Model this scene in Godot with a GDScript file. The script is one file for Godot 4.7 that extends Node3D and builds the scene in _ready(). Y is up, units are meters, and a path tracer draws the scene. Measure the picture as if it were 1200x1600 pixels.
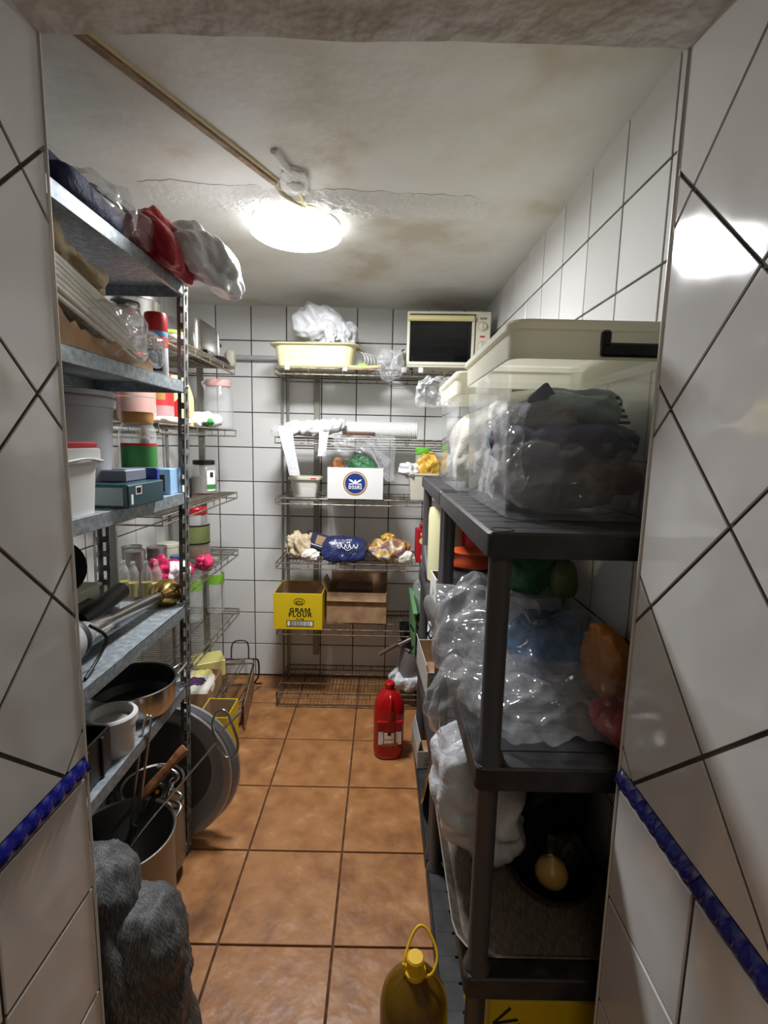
extends Node3D
# A narrow storage room behind a tiled doorway. Units are metres, y is up, the camera stands at x = 0, z = 0.

const XL := -1.17      # left wall
const XR := 0.5536     # right wall
const ZB := -2.887     # back wall
const ZF := -0.73      # inner face of the doorway wall
const YC := 2.2035     # ceiling of the storage room
const JL := -0.466     # doorway side, left
const JR := 0.393      # doorway side, right
const YS := 1.972      # underside of the doorway beam
const GROUT := 0.006

var M := {}
var taken := {}
var cache := {}
var group_id := 1

# ---------------------------------------------------------------- materials
func noise(sd: int, freq: float, kind := FastNoiseLite.TYPE_SIMPLEX_SMOOTH, octaves := 4, fractal := FastNoiseLite.FRACTAL_FBM) -> FastNoiseLite:
	var n := FastNoiseLite.new()
	n.seed = sd
	n.frequency = freq
	n.noise_type = kind
	n.fractal_type = fractal
	n.fractal_octaves = octaves
	return n

func ramp(stops: Array) -> Gradient:
	var g := Gradient.new()
	var offs := PackedFloat32Array()
	var cols := PackedColorArray()
	for s in stops:
		offs.append(s[0])
		cols.append(s[1])
	g.offsets = offs
	g.colors = cols
	return g

func ntex(n: FastNoiseLite, stops: Array, size := 512, normal := false, bump := 4.0) -> NoiseTexture2D:
	var t := NoiseTexture2D.new()
	t.width = size
	t.height = size
	t.seamless = true
	t.noise = n
	if normal:
		t.as_normal_map = true
		t.bump_strength = bump
	elif stops.size() > 0:
		t.color_ramp = ramp(stops)
	return t

func mat(key: String, col: Color, rough := 0.6, metal := 0.0) -> StandardMaterial3D:
	var m := StandardMaterial3D.new()
	m.albedo_color = col
	m.roughness = rough
	m.metallic = metal
	m.resource_name = key
	M[key] = m
	return m

func tex(m: StandardMaterial3D, t: Texture2D, scale := 1.0, world := false) -> StandardMaterial3D:
	m.albedo_texture = t
	m.uv1_triplanar = true
	m.uv1_world_triplanar = world
	m.uv1_scale = Vector3.ONE * scale
	return m

func nrm(m: StandardMaterial3D, t: Texture2D, k := 0.5) -> StandardMaterial3D:
	m.normal_enabled = true
	m.normal_texture = t
	m.normal_scale = k
	m.uv1_triplanar = true
	return m

func clear(key: String, col: Color, alpha: float, rough := 0.08) -> StandardMaterial3D:
	var m := mat(key, Color(col.r, col.g, col.b, alpha), rough)
	m.transparency = BaseMaterial3D.TRANSPARENCY_ALPHA
	m.cull_mode = BaseMaterial3D.CULL_DISABLED
	return m

func C(r: int, g: int, b: int) -> Color:
	return Color(r / 255.0, g / 255.0, b / 255.0)

func make_materials() -> void:
	# glazed wall tiles: four close tones
	var wave := ntex(noise(3, 0.006, FastNoiseLite.TYPE_SIMPLEX_SMOOTH, 2), [], 256, true, 2.0)
	for i in 4:
		var v := [222, 218, 225, 215][i] as int
		var t := mat("tile%d" % i, C(v, v, v - 3), 0.13)
		nrm(t, wave, 0.18)
		t.uv1_scale = Vector3.ONE * 3.0
	var ripple := ntex(noise(4, 0.009, FastNoiseLite.TYPE_SIMPLEX_SMOOTH, 2), [], 256, true, 3.0)
	for i in 3:
		var v2 := [214, 209, 218][i] as int
		var t2 := mat("jamb%d" % i, C(v2, v2 - 2, v2 - 6), 0.1)
		nrm(t2, ripple, 0.35)
		t2.uv1_scale = Vector3.ONE * 3.0
	tex(mat("grout", C(255, 255, 255), 0.9), ntex(noise(5, 0.02), [[0.2, C(58, 54, 50)], [0.8, C(92, 86, 80)]], 256), 2.0, true)
	# terracotta-look floor tiles, three variants
	for i in 3:
		var f := mat("floor%d" % i, C(255, 255, 255), 0.42)
		tex(f, ntex(noise(20 + i, 0.012, FastNoiseLite.TYPE_SIMPLEX_SMOOTH, 6), [[0.1, [C(138, 92, 54), C(144, 97, 58), C(134, 89, 53)][i]], [0.5, [C(162, 111, 64), C(166, 114, 68), C(158, 107, 62)][i]], [0.75, C(170, 120, 74)], [0.97, C(190, 142, 100)]], 512), 1.3, true)
		nrm(f, ntex(noise(31, 0.03, FastNoiseLite.TYPE_SIMPLEX, 4), [], 256, true, 3.0), 0.25)
	tex(mat("floor_grout", C(255, 255, 255), 0.95), ntex(noise(6, 0.03), [[0.2, C(62, 40, 26)], [0.8, C(98, 66, 44)]], 256), 3.0, true)
	# painted plaster
	var pl := mat("plaster", C(255, 255, 255), 0.55)
	tex(pl, ntex(noise(41, 0.006, FastNoiseLite.TYPE_SIMPLEX_SMOOTH, 5), [[0.08, C(190, 182, 164)], [0.25, C(206, 202, 190)], [0.45, C(214, 212, 204)], [0.9, C(220, 220, 216)]], 512), 0.55, true)
	nrm(pl, ntex(noise(42, 0.014, FastNoiseLite.TYPE_SIMPLEX_SMOOTH, 5), [], 512, true, 5.0), 0.3)
	var pr := mat("plaster_rough", C(216, 215, 208), 0.7)
	nrm(pr, ntex(noise(44, 0.05, FastNoiseLite.TYPE_CELLULAR, 3), [], 256, true, 8.0), 0.9)
	pr.uv1_scale = Vector3.ONE * 4.0
	var sf := mat("soffit", C(255, 255, 255), 0.8)
	tex(sf, pl.albedo_texture, 0.9, true)
	nrm(sf, ntex(noise(47, 0.02, FastNoiseLite.TYPE_SIMPLEX_SMOOTH, 5), [], 512, true, 9.0), 0.7)
	mat("trim_white", C(214, 212, 204), 0.35)
	mat("blue_glaze", C(24, 26, 112), 0.15)
	mat("conduit", C(138, 112, 84), 0.55)
	tex(M.conduit, ntex(noise(48, 0.02), [[0.2, C(118, 92, 66)], [0.8, C(164, 140, 110)]], 256), 3.0, true)
	M.conduit.albedo_color = Color.WHITE
	mat("cable_cream", C(196, 180, 140), 0.5)
	mat("cable_black", C(22, 22, 22), 0.5)
	# metals
	var gal := mat("galvanised", C(255, 255, 255), 0.55, 0.6)
	tex(gal, ntex(noise(50, 0.05, FastNoiseLite.TYPE_CELLULAR, 3), [[0.0, C(118, 126, 132)], [0.5, C(146, 154, 158)], [1.0, C(178, 184, 186)]], 512), 2.2)
	var slot := mat("angle_steel", C(120, 120, 116), 0.5, 0.6)
	tex(slot, ntex(noise(51, 0.03), [[0.2, C(96, 96, 92)], [0.8, C(150, 150, 146)]], 256), 3.0)
	slot.albedo_color = Color.WHITE
	mat("bolt", C(170, 168, 160), 0.35, 0.9)
	var wire := mat("wire_steel", C(255, 255, 255), 0.4, 0.8)
	tex(wire, ntex(noise(52, 0.03), [[0.25, C(112, 104, 90)], [0.75, C(176, 170, 156)]], 256), 3.0, true)
	var wire2 := mat("wire_brown", C(255, 255, 255), 0.5, 0.6)
	tex(wire2, ntex(noise(53, 0.03), [[0.25, C(84, 70, 56)], [0.75, C(140, 122, 100)]], 256), 3.0, true)
	var ss := mat("steel", C(196, 194, 190), 0.22, 1.0)
	nrm(ss, wave, 0.15)
	mat("steel_dull", C(150, 148, 144), 0.42, 0.9)
	mat("steel_dark", C(70, 70, 70), 0.5, 0.7)
	mat("alu", C(190, 191, 194), 0.4, 0.7)
	mat("pan_dark", C(92, 92, 94), 0.55, 0.4)
	mat("rack_post", C(146, 143, 134), 0.5, 0.4)
	mat("gold_metal", C(190, 160, 96), 0.25, 1.0)
	# plastics
	var bp := mat("black_plastic", C(46, 45, 46), 0.5)
	tex(bp, ntex(noise(54, 0.03, FastNoiseLite.TYPE_SIMPLEX_SMOOTH, 5), [[0.2, C(38, 37, 38)], [0.7, C(52, 51, 52)], [0.95, C(66, 64, 62)]], 256), 2.0, true)
	bp.albedo_color = Color.WHITE
	mat("grey_post", C(74, 73, 74), 0.42)
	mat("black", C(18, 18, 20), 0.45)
	mat("black_gloss", C(12, 12, 14), 0.12)
	mat("white_plastic", C(212, 212, 208), 0.35)
	mat("lid_white", C(218, 216, 202), 0.4)
	M.lid_white.backlight_enabled = true
	M.lid_white.backlight = Color(0.9, 0.89, 0.82)
	mat("cream_plastic", C(222, 218, 172), 0.4)
	mat("cream_oven", C(222, 218, 196), 0.35)
	mat("cream_handle", C(214, 204, 150), 0.4)
	mat("grey_bucket", C(168, 170, 172), 0.4)
	mat("grey_dark_bucket", C(128, 130, 134), 0.45)
	mat("red_plastic", C(168, 14, 20), 0.22)
	mat("red_lid", C(182, 28, 38), 0.35)
	mat("orange_lid", C(214, 84, 40), 0.38)
	mat("orange_cap", C(206, 150, 84), 0.4)
	mat("pink_lid", C(226, 170, 164), 0.45)
	mat("green_lid", C(112, 190, 60), 0.4)
	mat("green_crate", C(92, 138, 92), 0.5)
	mat("yellow_cap", C(232, 186, 20), 0.4)
	mat("yellow_soft", C(226, 216, 130), 0.4)
	mat("navy_band", C(30, 28, 44), 0.5)
	mat("wood", C(132, 84, 50), 0.5)
	tex(M.wood, ntex(noise(56, 0.02), [[0.2, C(110, 66, 38)], [0.8, C(162, 110, 70)]], 256), 6.0)
	M.wood.albedo_color = Color.WHITE
	mat("wood_pale", C(220, 180, 130), 0.6)
	# clear things
	clear("clear_box", C(222, 225, 228), 0.16, 0.1)
	clear("clear_jar", C(214, 218, 216), 0.24, 0.05)
	clear("film", C(232, 235, 238), 0.1, 0.09)
	clear("film_thick", C(230, 233, 236), 0.14, 0.09)
	clear("frost", C(224, 224, 218), 0.72, 0.35)
	clear("oven_glass", C(18, 20, 24), 0.55, 0.06)
	var oil := mat("oil", C(176, 140, 20), 0.04)
	oil.transparency = BaseMaterial3D.TRANSPARENCY_ALPHA
	oil.albedo_color = Color(0.40, 0.29, 0.03, 0.86)
	# soft goods
	var crease := ntex(noise(60, 0.02, FastNoiseLite.TYPE_SIMPLEX, 4, FastNoiseLite.FRACTAL_RIDGED), [], 512, true, 10.0)
	for a in [["bag_white", C(212, 214, 216), 0.3], ["bag_white_shiny", C(206, 208, 211), 0.2], ["bag_red", C(156, 22, 34), 0.3], ["bag_black", C(22, 21, 22), 0.4], ["navy_cloth", C(32, 38, 72), 0.8], ["dark_cloth", C(46, 46, 56), 0.75], ["teal_film", C(104, 130, 132), 0.3], ["grey_cloth", C(96, 96, 100), 0.8], ["brown_cloth", C(98, 70, 58), 0.8], ["paper_white", C(222, 218, 206), 0.8], ["navy_foil", C(40, 48, 92), 0.22], ["gold_foil", C(206, 164, 66), 0.3], ["pink_foil", C(196, 44, 92), 0.25], ["beige_bag", C(196, 178, 146), 0.5], ["blue_film", C(56, 104, 150), 0.3], ["orange_film", C(206, 132, 52), 0.35], ["green_film", C(66, 120, 78), 0.35], ["red_film", C(178, 60, 50), 0.35], ["foil_white", C(226, 226, 224), 0.25]]:
		var b := mat(a[0], a[1], a[2])
		nrm(b, crease, 0.3)
		b.uv1_scale = Vector3.ONE * 4.0
	var pk := mat("packet_print", C(255, 255, 255), 0.28)
	tex(pk, ntex(noise(61, 0.012, FastNoiseLite.TYPE_CELLULAR, 1), [[0.0, C(120, 74, 40)], [0.35, C(160, 112, 70)], [0.5, C(226, 186, 60)], [0.62, C(236, 230, 220)], [0.75, C(70, 70, 130)], [1.0, C(150, 106, 66)]], 256), 5.0)
	nrm(pk, crease, 0.6)
	var weave := mat("sack", C(255, 255, 255), 0.6)
	tex(weave, ntex(noise(62, 0.05, FastNoiseLite.TYPE_SIMPLEX, 5), [[0.2, C(48, 48, 48)], [0.6, C(82, 82, 82)], [0.9, C(136, 136, 134)]], 512), 2.5)
	weave.uv1_scale = Vector3(9, 0.9, 9)
	nrm(weave, crease, 0.35)
	# cartons and print
	var cb := mat("cardboard", C(255, 255, 255), 0.85)
	tex(cb, ntex(noise(63, 0.02, FastNoiseLite.TYPE_SIMPLEX_SMOOTH, 5), [[0.2, C(146, 112, 80)], [0.8, C(176, 142, 106)]], 256), 2.0)
	mat("yellow_card", C(218, 190, 20), 0.5)
	mat("card_inside", C(164, 136, 102), 0.85)
	mat("white_card", C(214, 214, 210), 0.6)
	mat("grey_card", C(176, 174, 168), 0.7)
	mat("print_black", C(30, 26, 20), 0.6)
	mat("print_white", C(232, 232, 228), 0.5)
	mat("print_grey", C(150, 150, 150), 0.6)
	mat("print_blue", C(26, 52, 118), 0.4)
	mat("print_gold", C(150, 106, 52), 0.45)
	mat("print_green", C(54, 132, 60), 0.45)
	mat("print_lime", C(132, 190, 60), 0.45)
	mat("print_olive", C(116, 128, 78), 0.5)
	mat("print_red", C(190, 34, 38), 0.45)
	mat("print_cyan", C(96, 162, 206), 0.45)
	mat("print_purple", C(74, 34, 86), 0.5)
	mat("teal_card", C(24, 62, 72), 0.35)
	mat("teal_pale", C(134, 158, 160), 0.45)
	mat("blue_card", C(44, 66, 150), 0.4)
	mat("sky_card", C(150, 190, 222), 0.4)
	mat("slate_card", C(108, 114, 126), 0.5)
	mat("red_card", C(176, 30, 40), 0.4)
	# contents
	mat("syrup", C(86, 12, 22), 0.1)
	mat("ketchup_paste", C(172, 92, 54), 0.4)
	mat("tomato", C(150, 20, 24), 0.3)
	tex(mat("herbs", C(255, 255, 255), 0.9), ntex(noise(64, 0.09, FastNoiseLite.TYPE_CELLULAR, 2), [[0.0, C(62, 56, 38)], [1.0, C(122, 112, 80)]], 256), 8.0)
	tex(mat("pickle", C(255, 255, 255), 0.5), ntex(noise(65, 0.05), [[0.2, C(120, 76, 36)], [0.8, C(176, 126, 70)]], 256), 8.0)
	mat("pale_oil", C(206, 194, 92), 0.1)
	mat("brown_spice", C(120, 70, 46), 0.8)
	mat("onion", C(188, 150, 84), 0.4)
	tex(mat("tray_grain", C(255, 255, 255), 0.5), ntex(noise(66, 0.04, FastNoiseLite.TYPE_SIMPLEX, 4), [[0.2, C(84, 74, 64)], [0.8, C(124, 112, 98)]], 512), 1.0)
	M.tray_grain.uv1_scale = Vector3(12, 1.5, 1.5)
	var glow := mat("lamp_glow", C(250, 252, 255), 0.5)
	glow.emission_enabled = true
	glow.emission = C(250, 252, 255)
	glow.emission_energy_multiplier = 9.0
	var glow2 := mat("kitchen_glow", C(255, 248, 236), 0.5)
	glow2.emission_enabled = true
	glow2.emission = C(255, 244, 228)
	glow2.emission_energy_multiplier = 0.9

# ---------------------------------------------------------------- mesh tools
func begin() -> SurfaceTool:
	var s := SurfaceTool.new()
	s.begin(Mesh.PRIMITIVE_TRIANGLES)
	s.set_smooth_group(-1)
	return s

func fresh(s: SurfaceTool) -> void:
	group_id += 1
	s.set_smooth_group(group_id)

func quad(s: SurfaceTool, a: Vector3, b: Vector3, c: Vector3, d: Vector3) -> void:   # counter-clockwise seen from outside
	for v in [a, c, b, a, d, c]:
		s.add_vertex(v)

func tri(s: SurfaceTool, a: Vector3, b: Vector3, c: Vector3) -> void:
	for v in [a, c, b]:
		s.add_vertex(v)

func done(s: SurfaceTool, m: Material) -> ArrayMesh:
	s.generate_normals()
	s.index()
	var mesh := s.commit()
	if mesh.get_surface_count() > 0:
		mesh.surface_set_material(0, m)
	return mesh

func box(s: SurfaceTool, c: Vector3, z: Vector3, e := 0.002, b := Basis()) -> void:
	# chamfered box; c centre, z full size, e chamfer
	s.set_smooth_group(-1)
	var h := z * 0.5
	e = minf(e, minf(h.x, minf(h.y, h.z)) * 0.49)
	var P := {}
	for sx in [-1, 1]:
		for sy in [-1, 1]:
			for sz in [-1, 1]:
				for ax in 3:
					var v := Vector3(sx * (h.x - e), sy * (h.y - e), sz * (h.z - e))
					v[ax] = [sx, sy, sz][ax] * h[ax]
					P[Vector4i(sx, sy, sz, ax)] = c + b * v
	for ax in 3:
		var u := (ax + 1) % 3
		var w := (ax + 2) % 3
		for sg in [-1, 1]:
			var q := []
			for k in [[-1, -1], [1, -1], [1, 1], [-1, 1]]:
				var key := Vector4i(0, 0, 0, ax)
				key[ax] = sg
				key[u] = k[0]
				key[w] = k[1]
				q.append(P[key])
			if sg > 0:
				quad(s, q[0], q[1], q[2], q[3])
			else:
				quad(s, q[3], q[2], q[1], q[0])
		# edges along ax
		for su in [-1, 1]:
			for sw in [-1, 1]:
				var k0 := Vector4i(0, 0, 0, u)
				k0[ax] = -1
				k0[u] = su
				k0[w] = sw
				var k1 := k0
				k1[ax] = 1
				var k2 := k1
				k2.w = w
				var k3 := k0
				k3.w = w
				if su * sw > 0:
					quad(s, P[k1], P[k0], P[k3], P[k2])
				else:
					quad(s, P[k0], P[k1], P[k2], P[k3])
	for sx in [-1, 1]:
		for sy in [-1, 1]:
			for sz in [-1, 1]:
				var a: Vector3 = P[Vector4i(sx, sy, sz, 0)]
				var bb: Vector3 = P[Vector4i(sx, sy, sz, 1)]
				var cc: Vector3 = P[Vector4i(sx, sy, sz, 2)]
				if sx * sy * sz > 0:
					tri(s, a, bb, cc)
				else:
					tri(s, a, cc, bb)

func circle(r: float, y: float, n := 32, cx := 0.0, cz := 0.0, rz := -1.0) -> PackedVector3Array:
	var p := PackedVector3Array()
	if rz < 0.0:
		rz = r
	for i in n:
		var t := TAU * i / n
		p.append(Vector3(cx + r * cos(t), y, cz - rz * sin(t)))
	return p

func rrect(w: float, d: float, r: float, y: float, k := 4, cx := 0.0, cz := 0.0) -> PackedVector3Array:
	var p := PackedVector3Array()
	r = minf(r, minf(w, d) * 0.499)
	for q in 4:
		var sx := 1.0 if q == 0 or q == 3 else -1.0
		var sz := -1.0 if q < 2 else 1.0
		for i in k + 1:
			var t := PI * 0.5 * (q + float(i) / k)
			p.append(Vector3(cx + sx * (w * 0.5 - r) + r * cos(t), y, cz + sz * (d * 0.5 - r) - r * sin(t)))
	return p

func fan(s: SurfaceTool, ring: PackedVector3Array, up: bool) -> void:
	fresh(s)
	var c := Vector3.ZERO
	for v in ring:
		c += v
	c /= ring.size()
	for i in ring.size():
		var a := ring[i]
		var b := ring[(i + 1) % ring.size()]
		if up:
			tri(s, c, a, b)
		else:
			tri(s, c, b, a)

func loft(s: SurfaceTool, rings: Array, cap0 := true, cap1 := true, sharp := 40.0) -> void:
	var n: int = rings[0].size()
	fresh(s)
	for i in rings.size() - 1:
		if i > 0:
			var e0: Vector3 = rings[i][0] - rings[i - 1][0]
			var e1: Vector3 = rings[i + 1][0] - rings[i][0]
			if e0.length() > 1e-6 and e1.length() > 1e-6 and rad_to_deg(e0.angle_to(e1)) > sharp:
				fresh(s)
		for j in n:
			var k := (j + 1) % n
			quad(s, rings[i][j], rings[i][k], rings[i + 1][k], rings[i + 1][j])
	if cap0:
		fan(s, rings[0], false)
	if cap1:
		fan(s, rings[-1], true)

func lathe(s: SurfaceTool, prof: Array, n := 32, cap0 := true, cap1 := true, sharp := 35.0, at := Vector3.ZERO) -> void:
	var rings := []
	for p in prof:
		var r := circle(maxf(p[0], 0.0004), p[1] + at.y, n, at.x, at.z)
		rings.append(r)
	loft(s, rings, cap0, cap1, sharp)

func tube(s: SurfaceTool, pts: Array, r: float, n := 8, closed := false, flat := 1.0) -> void:
	var m := pts.size()
	var rings := []
	var up := Vector3.UP
	for i in m:
		var a: Vector3 = pts[(i - 1 + m) % m] if closed else pts[maxi(i - 1, 0)]
		var b: Vector3 = pts[(i + 1) % m] if closed else pts[mini(i + 1, m - 1)]
		var d := (b - a).normalized()
		if i == 0:
			up = Vector3.UP if absf(d.y) < 0.9 else Vector3.RIGHT
		up = (up - d * up.dot(d)).normalized()
		var side := d.cross(up)
		var ring := PackedVector3Array()
		for j in n:
			var t := TAU * j / n
			ring.append(pts[i] + (side * cos(t) + up * sin(t) * flat) * r)
		rings.append(ring)
	if closed:
		rings.append(rings[0])
	loft(s, rings, not closed, not closed, 80.0)

func rod(s: SurfaceTool, a: Vector3, b: Vector3, r := 0.003, n := 5) -> void:
	tube(s, [a, b], r, n)

func arc(pts: Array, k := 6) -> Array:   # smooth curve through points
	var out := []
	for i in pts.size() - 1:
		var p0: Vector3 = pts[maxi(i - 1, 0)]
		var p1: Vector3 = pts[i]
		var p2: Vector3 = pts[i + 1]
		var p3: Vector3 = pts[mini(i + 2, pts.size() - 1)]
		for j in k:
			out.append(p1.cubic_interpolate(p2, p0, p3, float(j) / k))
	out.append(pts[-1])
	return out

func prism(s: SurfaceTool, poly: PackedVector2Array, t0: float, t1: float) -> void:   # polygon in xy, extruded along z
	s.set_smooth_group(-1)
	if Geometry2D.is_polygon_clockwise(poly):
		poly.reverse()
	var idx := Geometry2D.triangulate_polygon(poly)
	for i in range(0, idx.size(), 3):
		var a := poly[idx[i]]
		var b := poly[idx[i + 1]]
		var c := poly[idx[i + 2]]
		if (b - a).cross(c - a) < 0.0:
			var w := b
			b = c
			c = w
		tri(s, Vector3(a.x, a.y, t1), Vector3(b.x, b.y, t1), Vector3(c.x, c.y, t1))
		tri(s, Vector3(a.x, a.y, t0), Vector3(c.x, c.y, t0), Vector3(b.x, b.y, t0))
	for i in poly.size():
		var p := poly[i]
		var q := poly[(i + 1) % poly.size()]
		quad(s, Vector3(p.x, p.y, t0), Vector3(q.x, q.y, t0), Vector3(q.x, q.y, t1), Vector3(p.x, p.y, t1))

func sheet(s: SurfaceTool, nu: int, nv: int, f: Callable, thick := 0.0012) -> void:   # a bent sheet with a thickness
	fresh(s)
	var P := []
	for i in nu + 1:
		var row := []
		for j in nv + 1:
			row.append(f.call(float(i) / nu, float(j) / nv))
		P.append(row)
	var B := []
	for i in nu + 1:
		var row := []
		for j in nv + 1:
			var du: Vector3 = P[mini(i + 1, nu)][j] - P[maxi(i - 1, 0)][j]
			var dv: Vector3 = P[i][mini(j + 1, nv)] - P[i][maxi(j - 1, 0)]
			row.append(P[i][j] - du.cross(dv).normalized() * thick)
		B.append(row)
	for i in nu:
		for j in nv:
			quad(s, P[i][j], P[i + 1][j], P[i + 1][j + 1], P[i][j + 1])
	fresh(s)
	for i in nu:
		for j in nv:
			quad(s, B[i][j], B[i][j + 1], B[i + 1][j + 1], B[i + 1][j])
	fresh(s)
	for i in nu:
		quad(s, P[i][0], B[i][0], B[i + 1][0], P[i + 1][0])
		quad(s, P[i][nv], P[i + 1][nv], B[i + 1][nv], B[i][nv])
	for j in nv:
		quad(s, P[0][j], P[0][j + 1], B[0][j + 1], B[0][j])
		quad(s, P[nu][j], B[nu][j], B[nu][j + 1], P[nu][j + 1])

func blob(s: SurfaceTool, size: Vector3, sd: int, amp := 0.12, freq := 5.0, p := 2.6, shape = null, nu := 56, nv := 34) -> void:
	# a crumpled soft body standing on y = 0; amp is a share of the size, freq in 1/m
	var n1 := noise(sd, freq, FastNoiseLite.TYPE_SIMPLEX, 3, FastNoiseLite.FRACTAL_RIDGED)
	var n2 := noise(sd + 7, freq * 0.45, FastNoiseLite.TYPE_SIMPLEX_SMOOTH, 2)
	fresh(s)
	var rings := []
	for i in nv + 1:
		var ring := PackedVector3Array()
		var la := -PI * 0.5 + PI * clampf(float(i) / nv, 0.004, 0.996)
		for j in nu:
			var lo := TAU * j / nu
			var d := Vector3(cos(la) * cos(lo), sin(la), -cos(la) * sin(lo))
			var k := pow(pow(absf(d.x), p) + pow(absf(d.y), p) + pow(absf(d.z), p), -1.0 / p)
			var v := Vector3(d.x * size.x, d.y * size.y, d.z * size.z) * 0.5 * k
			var w := 1.0 + amp * (n1.get_noise_3dv(v) * 0.9 + n2.get_noise_3dv(v) * 1.2)
			v *= w
			v.y = maxf(v.y + size.y * 0.5, 0.0)
			if shape != null:
				v = shape.call(v)
			ring.append(v)
		rings.append(ring)
	loft(s, rings, true, true, 360.0)

# ---------------------------------------------------------------- objects
func numbered(called: String) -> String:
	if not taken.has(called):
		taken[called] = 0
		return called
	taken[called] += 1
	return "%s_%03d" % [called, taken[called]]

func thing(called: String, label: String, category: String, at := Vector3.ZERO, turn := 0.0, group := "") -> Node3D:
	var o := Node3D.new()
	o.name = numbered(called)
	add_child(o)
	o.position = at
	o.rotation_degrees.y = turn
	o.set_meta("label", label)
	o.set_meta("category", category)
	if group != "":
		o.set_meta("group", group)
	return o

func part(parent: Node3D, called: String, mesh: Mesh, at := Vector3.ZERO, label := "") -> MeshInstance3D:
	var o := MeshInstance3D.new()
	o.name = called
	o.mesh = mesh
	o.position = at
	o.cast_shadow = GeometryInstance3D.SHADOW_CASTING_SETTING_ON
	if label != "":
		o.set_meta("label", label)
	parent.add_child(o, true)
	return o

func struct(called: String, mesh: Mesh, at := Vector3.ZERO) -> MeshInstance3D:
	var o := part(self, called, mesh, at)
	o.set_meta("kind", "structure")
	return o

func solo(called: String, label: String, category: String, mesh: Mesh, at := Vector3.ZERO, turn := 0.0, group := "") -> MeshInstance3D:
	var o := part(self, numbered(called), mesh, at)
	o.rotation_degrees.y = turn
	o.set_meta("label", label)
	o.set_meta("category", category)
	if group != "":
		o.set_meta("group", group)
	return o

func m_box(z: Vector3, m: Material, e := 0.002, c := Vector3.ZERO) -> ArrayMesh:
	var s := begin()
	box(s, c, z, e)
	return done(s, m)

func m_lathe(prof: Array, m: Material, n := 32, cap0 := true, cap1 := true) -> ArrayMesh:
	var s := begin()
	lathe(s, prof, n, cap0, cap1)
	return done(s, m)

func m_blob(size: Vector3, m: Material, sd: int, amp := 0.12, freq := 5.0, p := 2.6, shape = null) -> ArrayMesh:
	# a soft body on y = 0; film and foil crumple into sharp-edged facets, cloth into round folds
	var rn: String = m.resource_name
	var crisp := rn.begins_with("bag_") or rn.contains("film") or rn.contains("foil") or rn == "beige_bag" or rn == "packet_print"
	var nu := 120 if crisp else 64
	var nv := 68 if crisp else 36
	var n1 := noise(sd, freq, FastNoiseLite.TYPE_SIMPLEX, 3, FastNoiseLite.FRACTAL_RIDGED)
	var folds := []
	var rng := RandomNumberGenerator.new()
	rng.seed = sd * 17 + 3
	if crisp:   # straight creases in many directions, with flat facets between them
		for i in 11:
			var lam := rng.randf_range(0.22, 0.9) / freq
			var ax := Vector3(rng.randfn(), rng.randfn() * 0.6, rng.randfn()).normalized()
			folds.append([ax / lam, rng.randf(), lam * 0.32 * amp])
	var n2 := noise(sd + 7, freq * 0.45, FastNoiseLite.TYPE_SIMPLEX_SMOOTH, 2)
	var V := PackedVector3Array()
	var N := PackedVector3Array()
	var I := PackedInt32Array()
	for i in nv + 1:
		var la := -PI * 0.5 + PI * clampf(float(i) / nv, 0.004, 0.996)
		for j in nu:
			var lo := TAU * j / nu
			var d := Vector3(cos(la) * cos(lo), sin(la), -cos(la) * sin(lo))
			var k := pow(pow(absf(d.x), p) + pow(absf(d.y), p) + pow(absf(d.z), p), -1.0 / p)
			var v := Vector3(d.x * size.x, d.y * size.y, d.z * size.z) * 0.5 * k
			var w := 1.0
			if crisp:
				var warp := 0.45 * n2.get_noise_3dv(v * 1.7)
				var h := 0.0
				for f in folds:
					h += f[2] * (4.0 * absf(fposmod(v.dot(f[0]) + f[1] + warp, 1.0) - 0.5) - 1.0)
				w += amp * n2.get_noise_3dv(v) * 1.1
				v = v * w + d * h
			else:
				w += amp * (n1.get_noise_3dv(v) * 0.9 + n2.get_noise_3dv(v) * 1.2)
				v *= w
			v.y = maxf(v.y + size.y * 0.5, 0.0)
			if shape != null:
				v = shape.call(v)
			V.append(v)
			N.append(Vector3.ZERO)
	for i in nv:
		for j in nu:
			var a := i * nu + j
			var b := i * nu + (j + 1) % nu
			for f in [[a, b + nu, b], [a, a + nu, b + nu]]:
				I.append_array(PackedInt32Array(f))
				var nn := (V[f[2]] - V[f[0]]).cross(V[f[1]] - V[f[0]])
				for q in f:
					N[q] += nn
	for e in 2:
		var c := Vector3.ZERO
		var base := 0 if e == 0 else nv * nu
		for j in nu:
			c += V[base + j] / nu
		V.append(c)
		N.append(Vector3.DOWN if e == 0 else Vector3.UP)
		for j in nu:
			var a := base + j
			var b := base + (j + 1) % nu
			I.append_array(PackedInt32Array([V.size() - 1, a, b] if e == 0 else [V.size() - 1, b, a]))
	for i in N.size():
		N[i] = N[i].normalized()
	var arr := []
	arr.resize(Mesh.ARRAY_MAX)
	arr[Mesh.ARRAY_VERTEX] = V
	arr[Mesh.ARRAY_NORMAL] = N
	arr[Mesh.ARRAY_INDEX] = I
	var mesh := ArrayMesh.new()
	mesh.add_surface_from_arrays(Mesh.PRIMITIVE_TRIANGLES, arr)
	mesh.surface_set_material(0, m)
	return mesh

func m_tube(pts: Array, r: float, m: Material, n := 8, closed := false) -> ArrayMesh:
	var s := begin()
	tube(s, pts, r, n, closed)
	return done(s, m)

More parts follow.
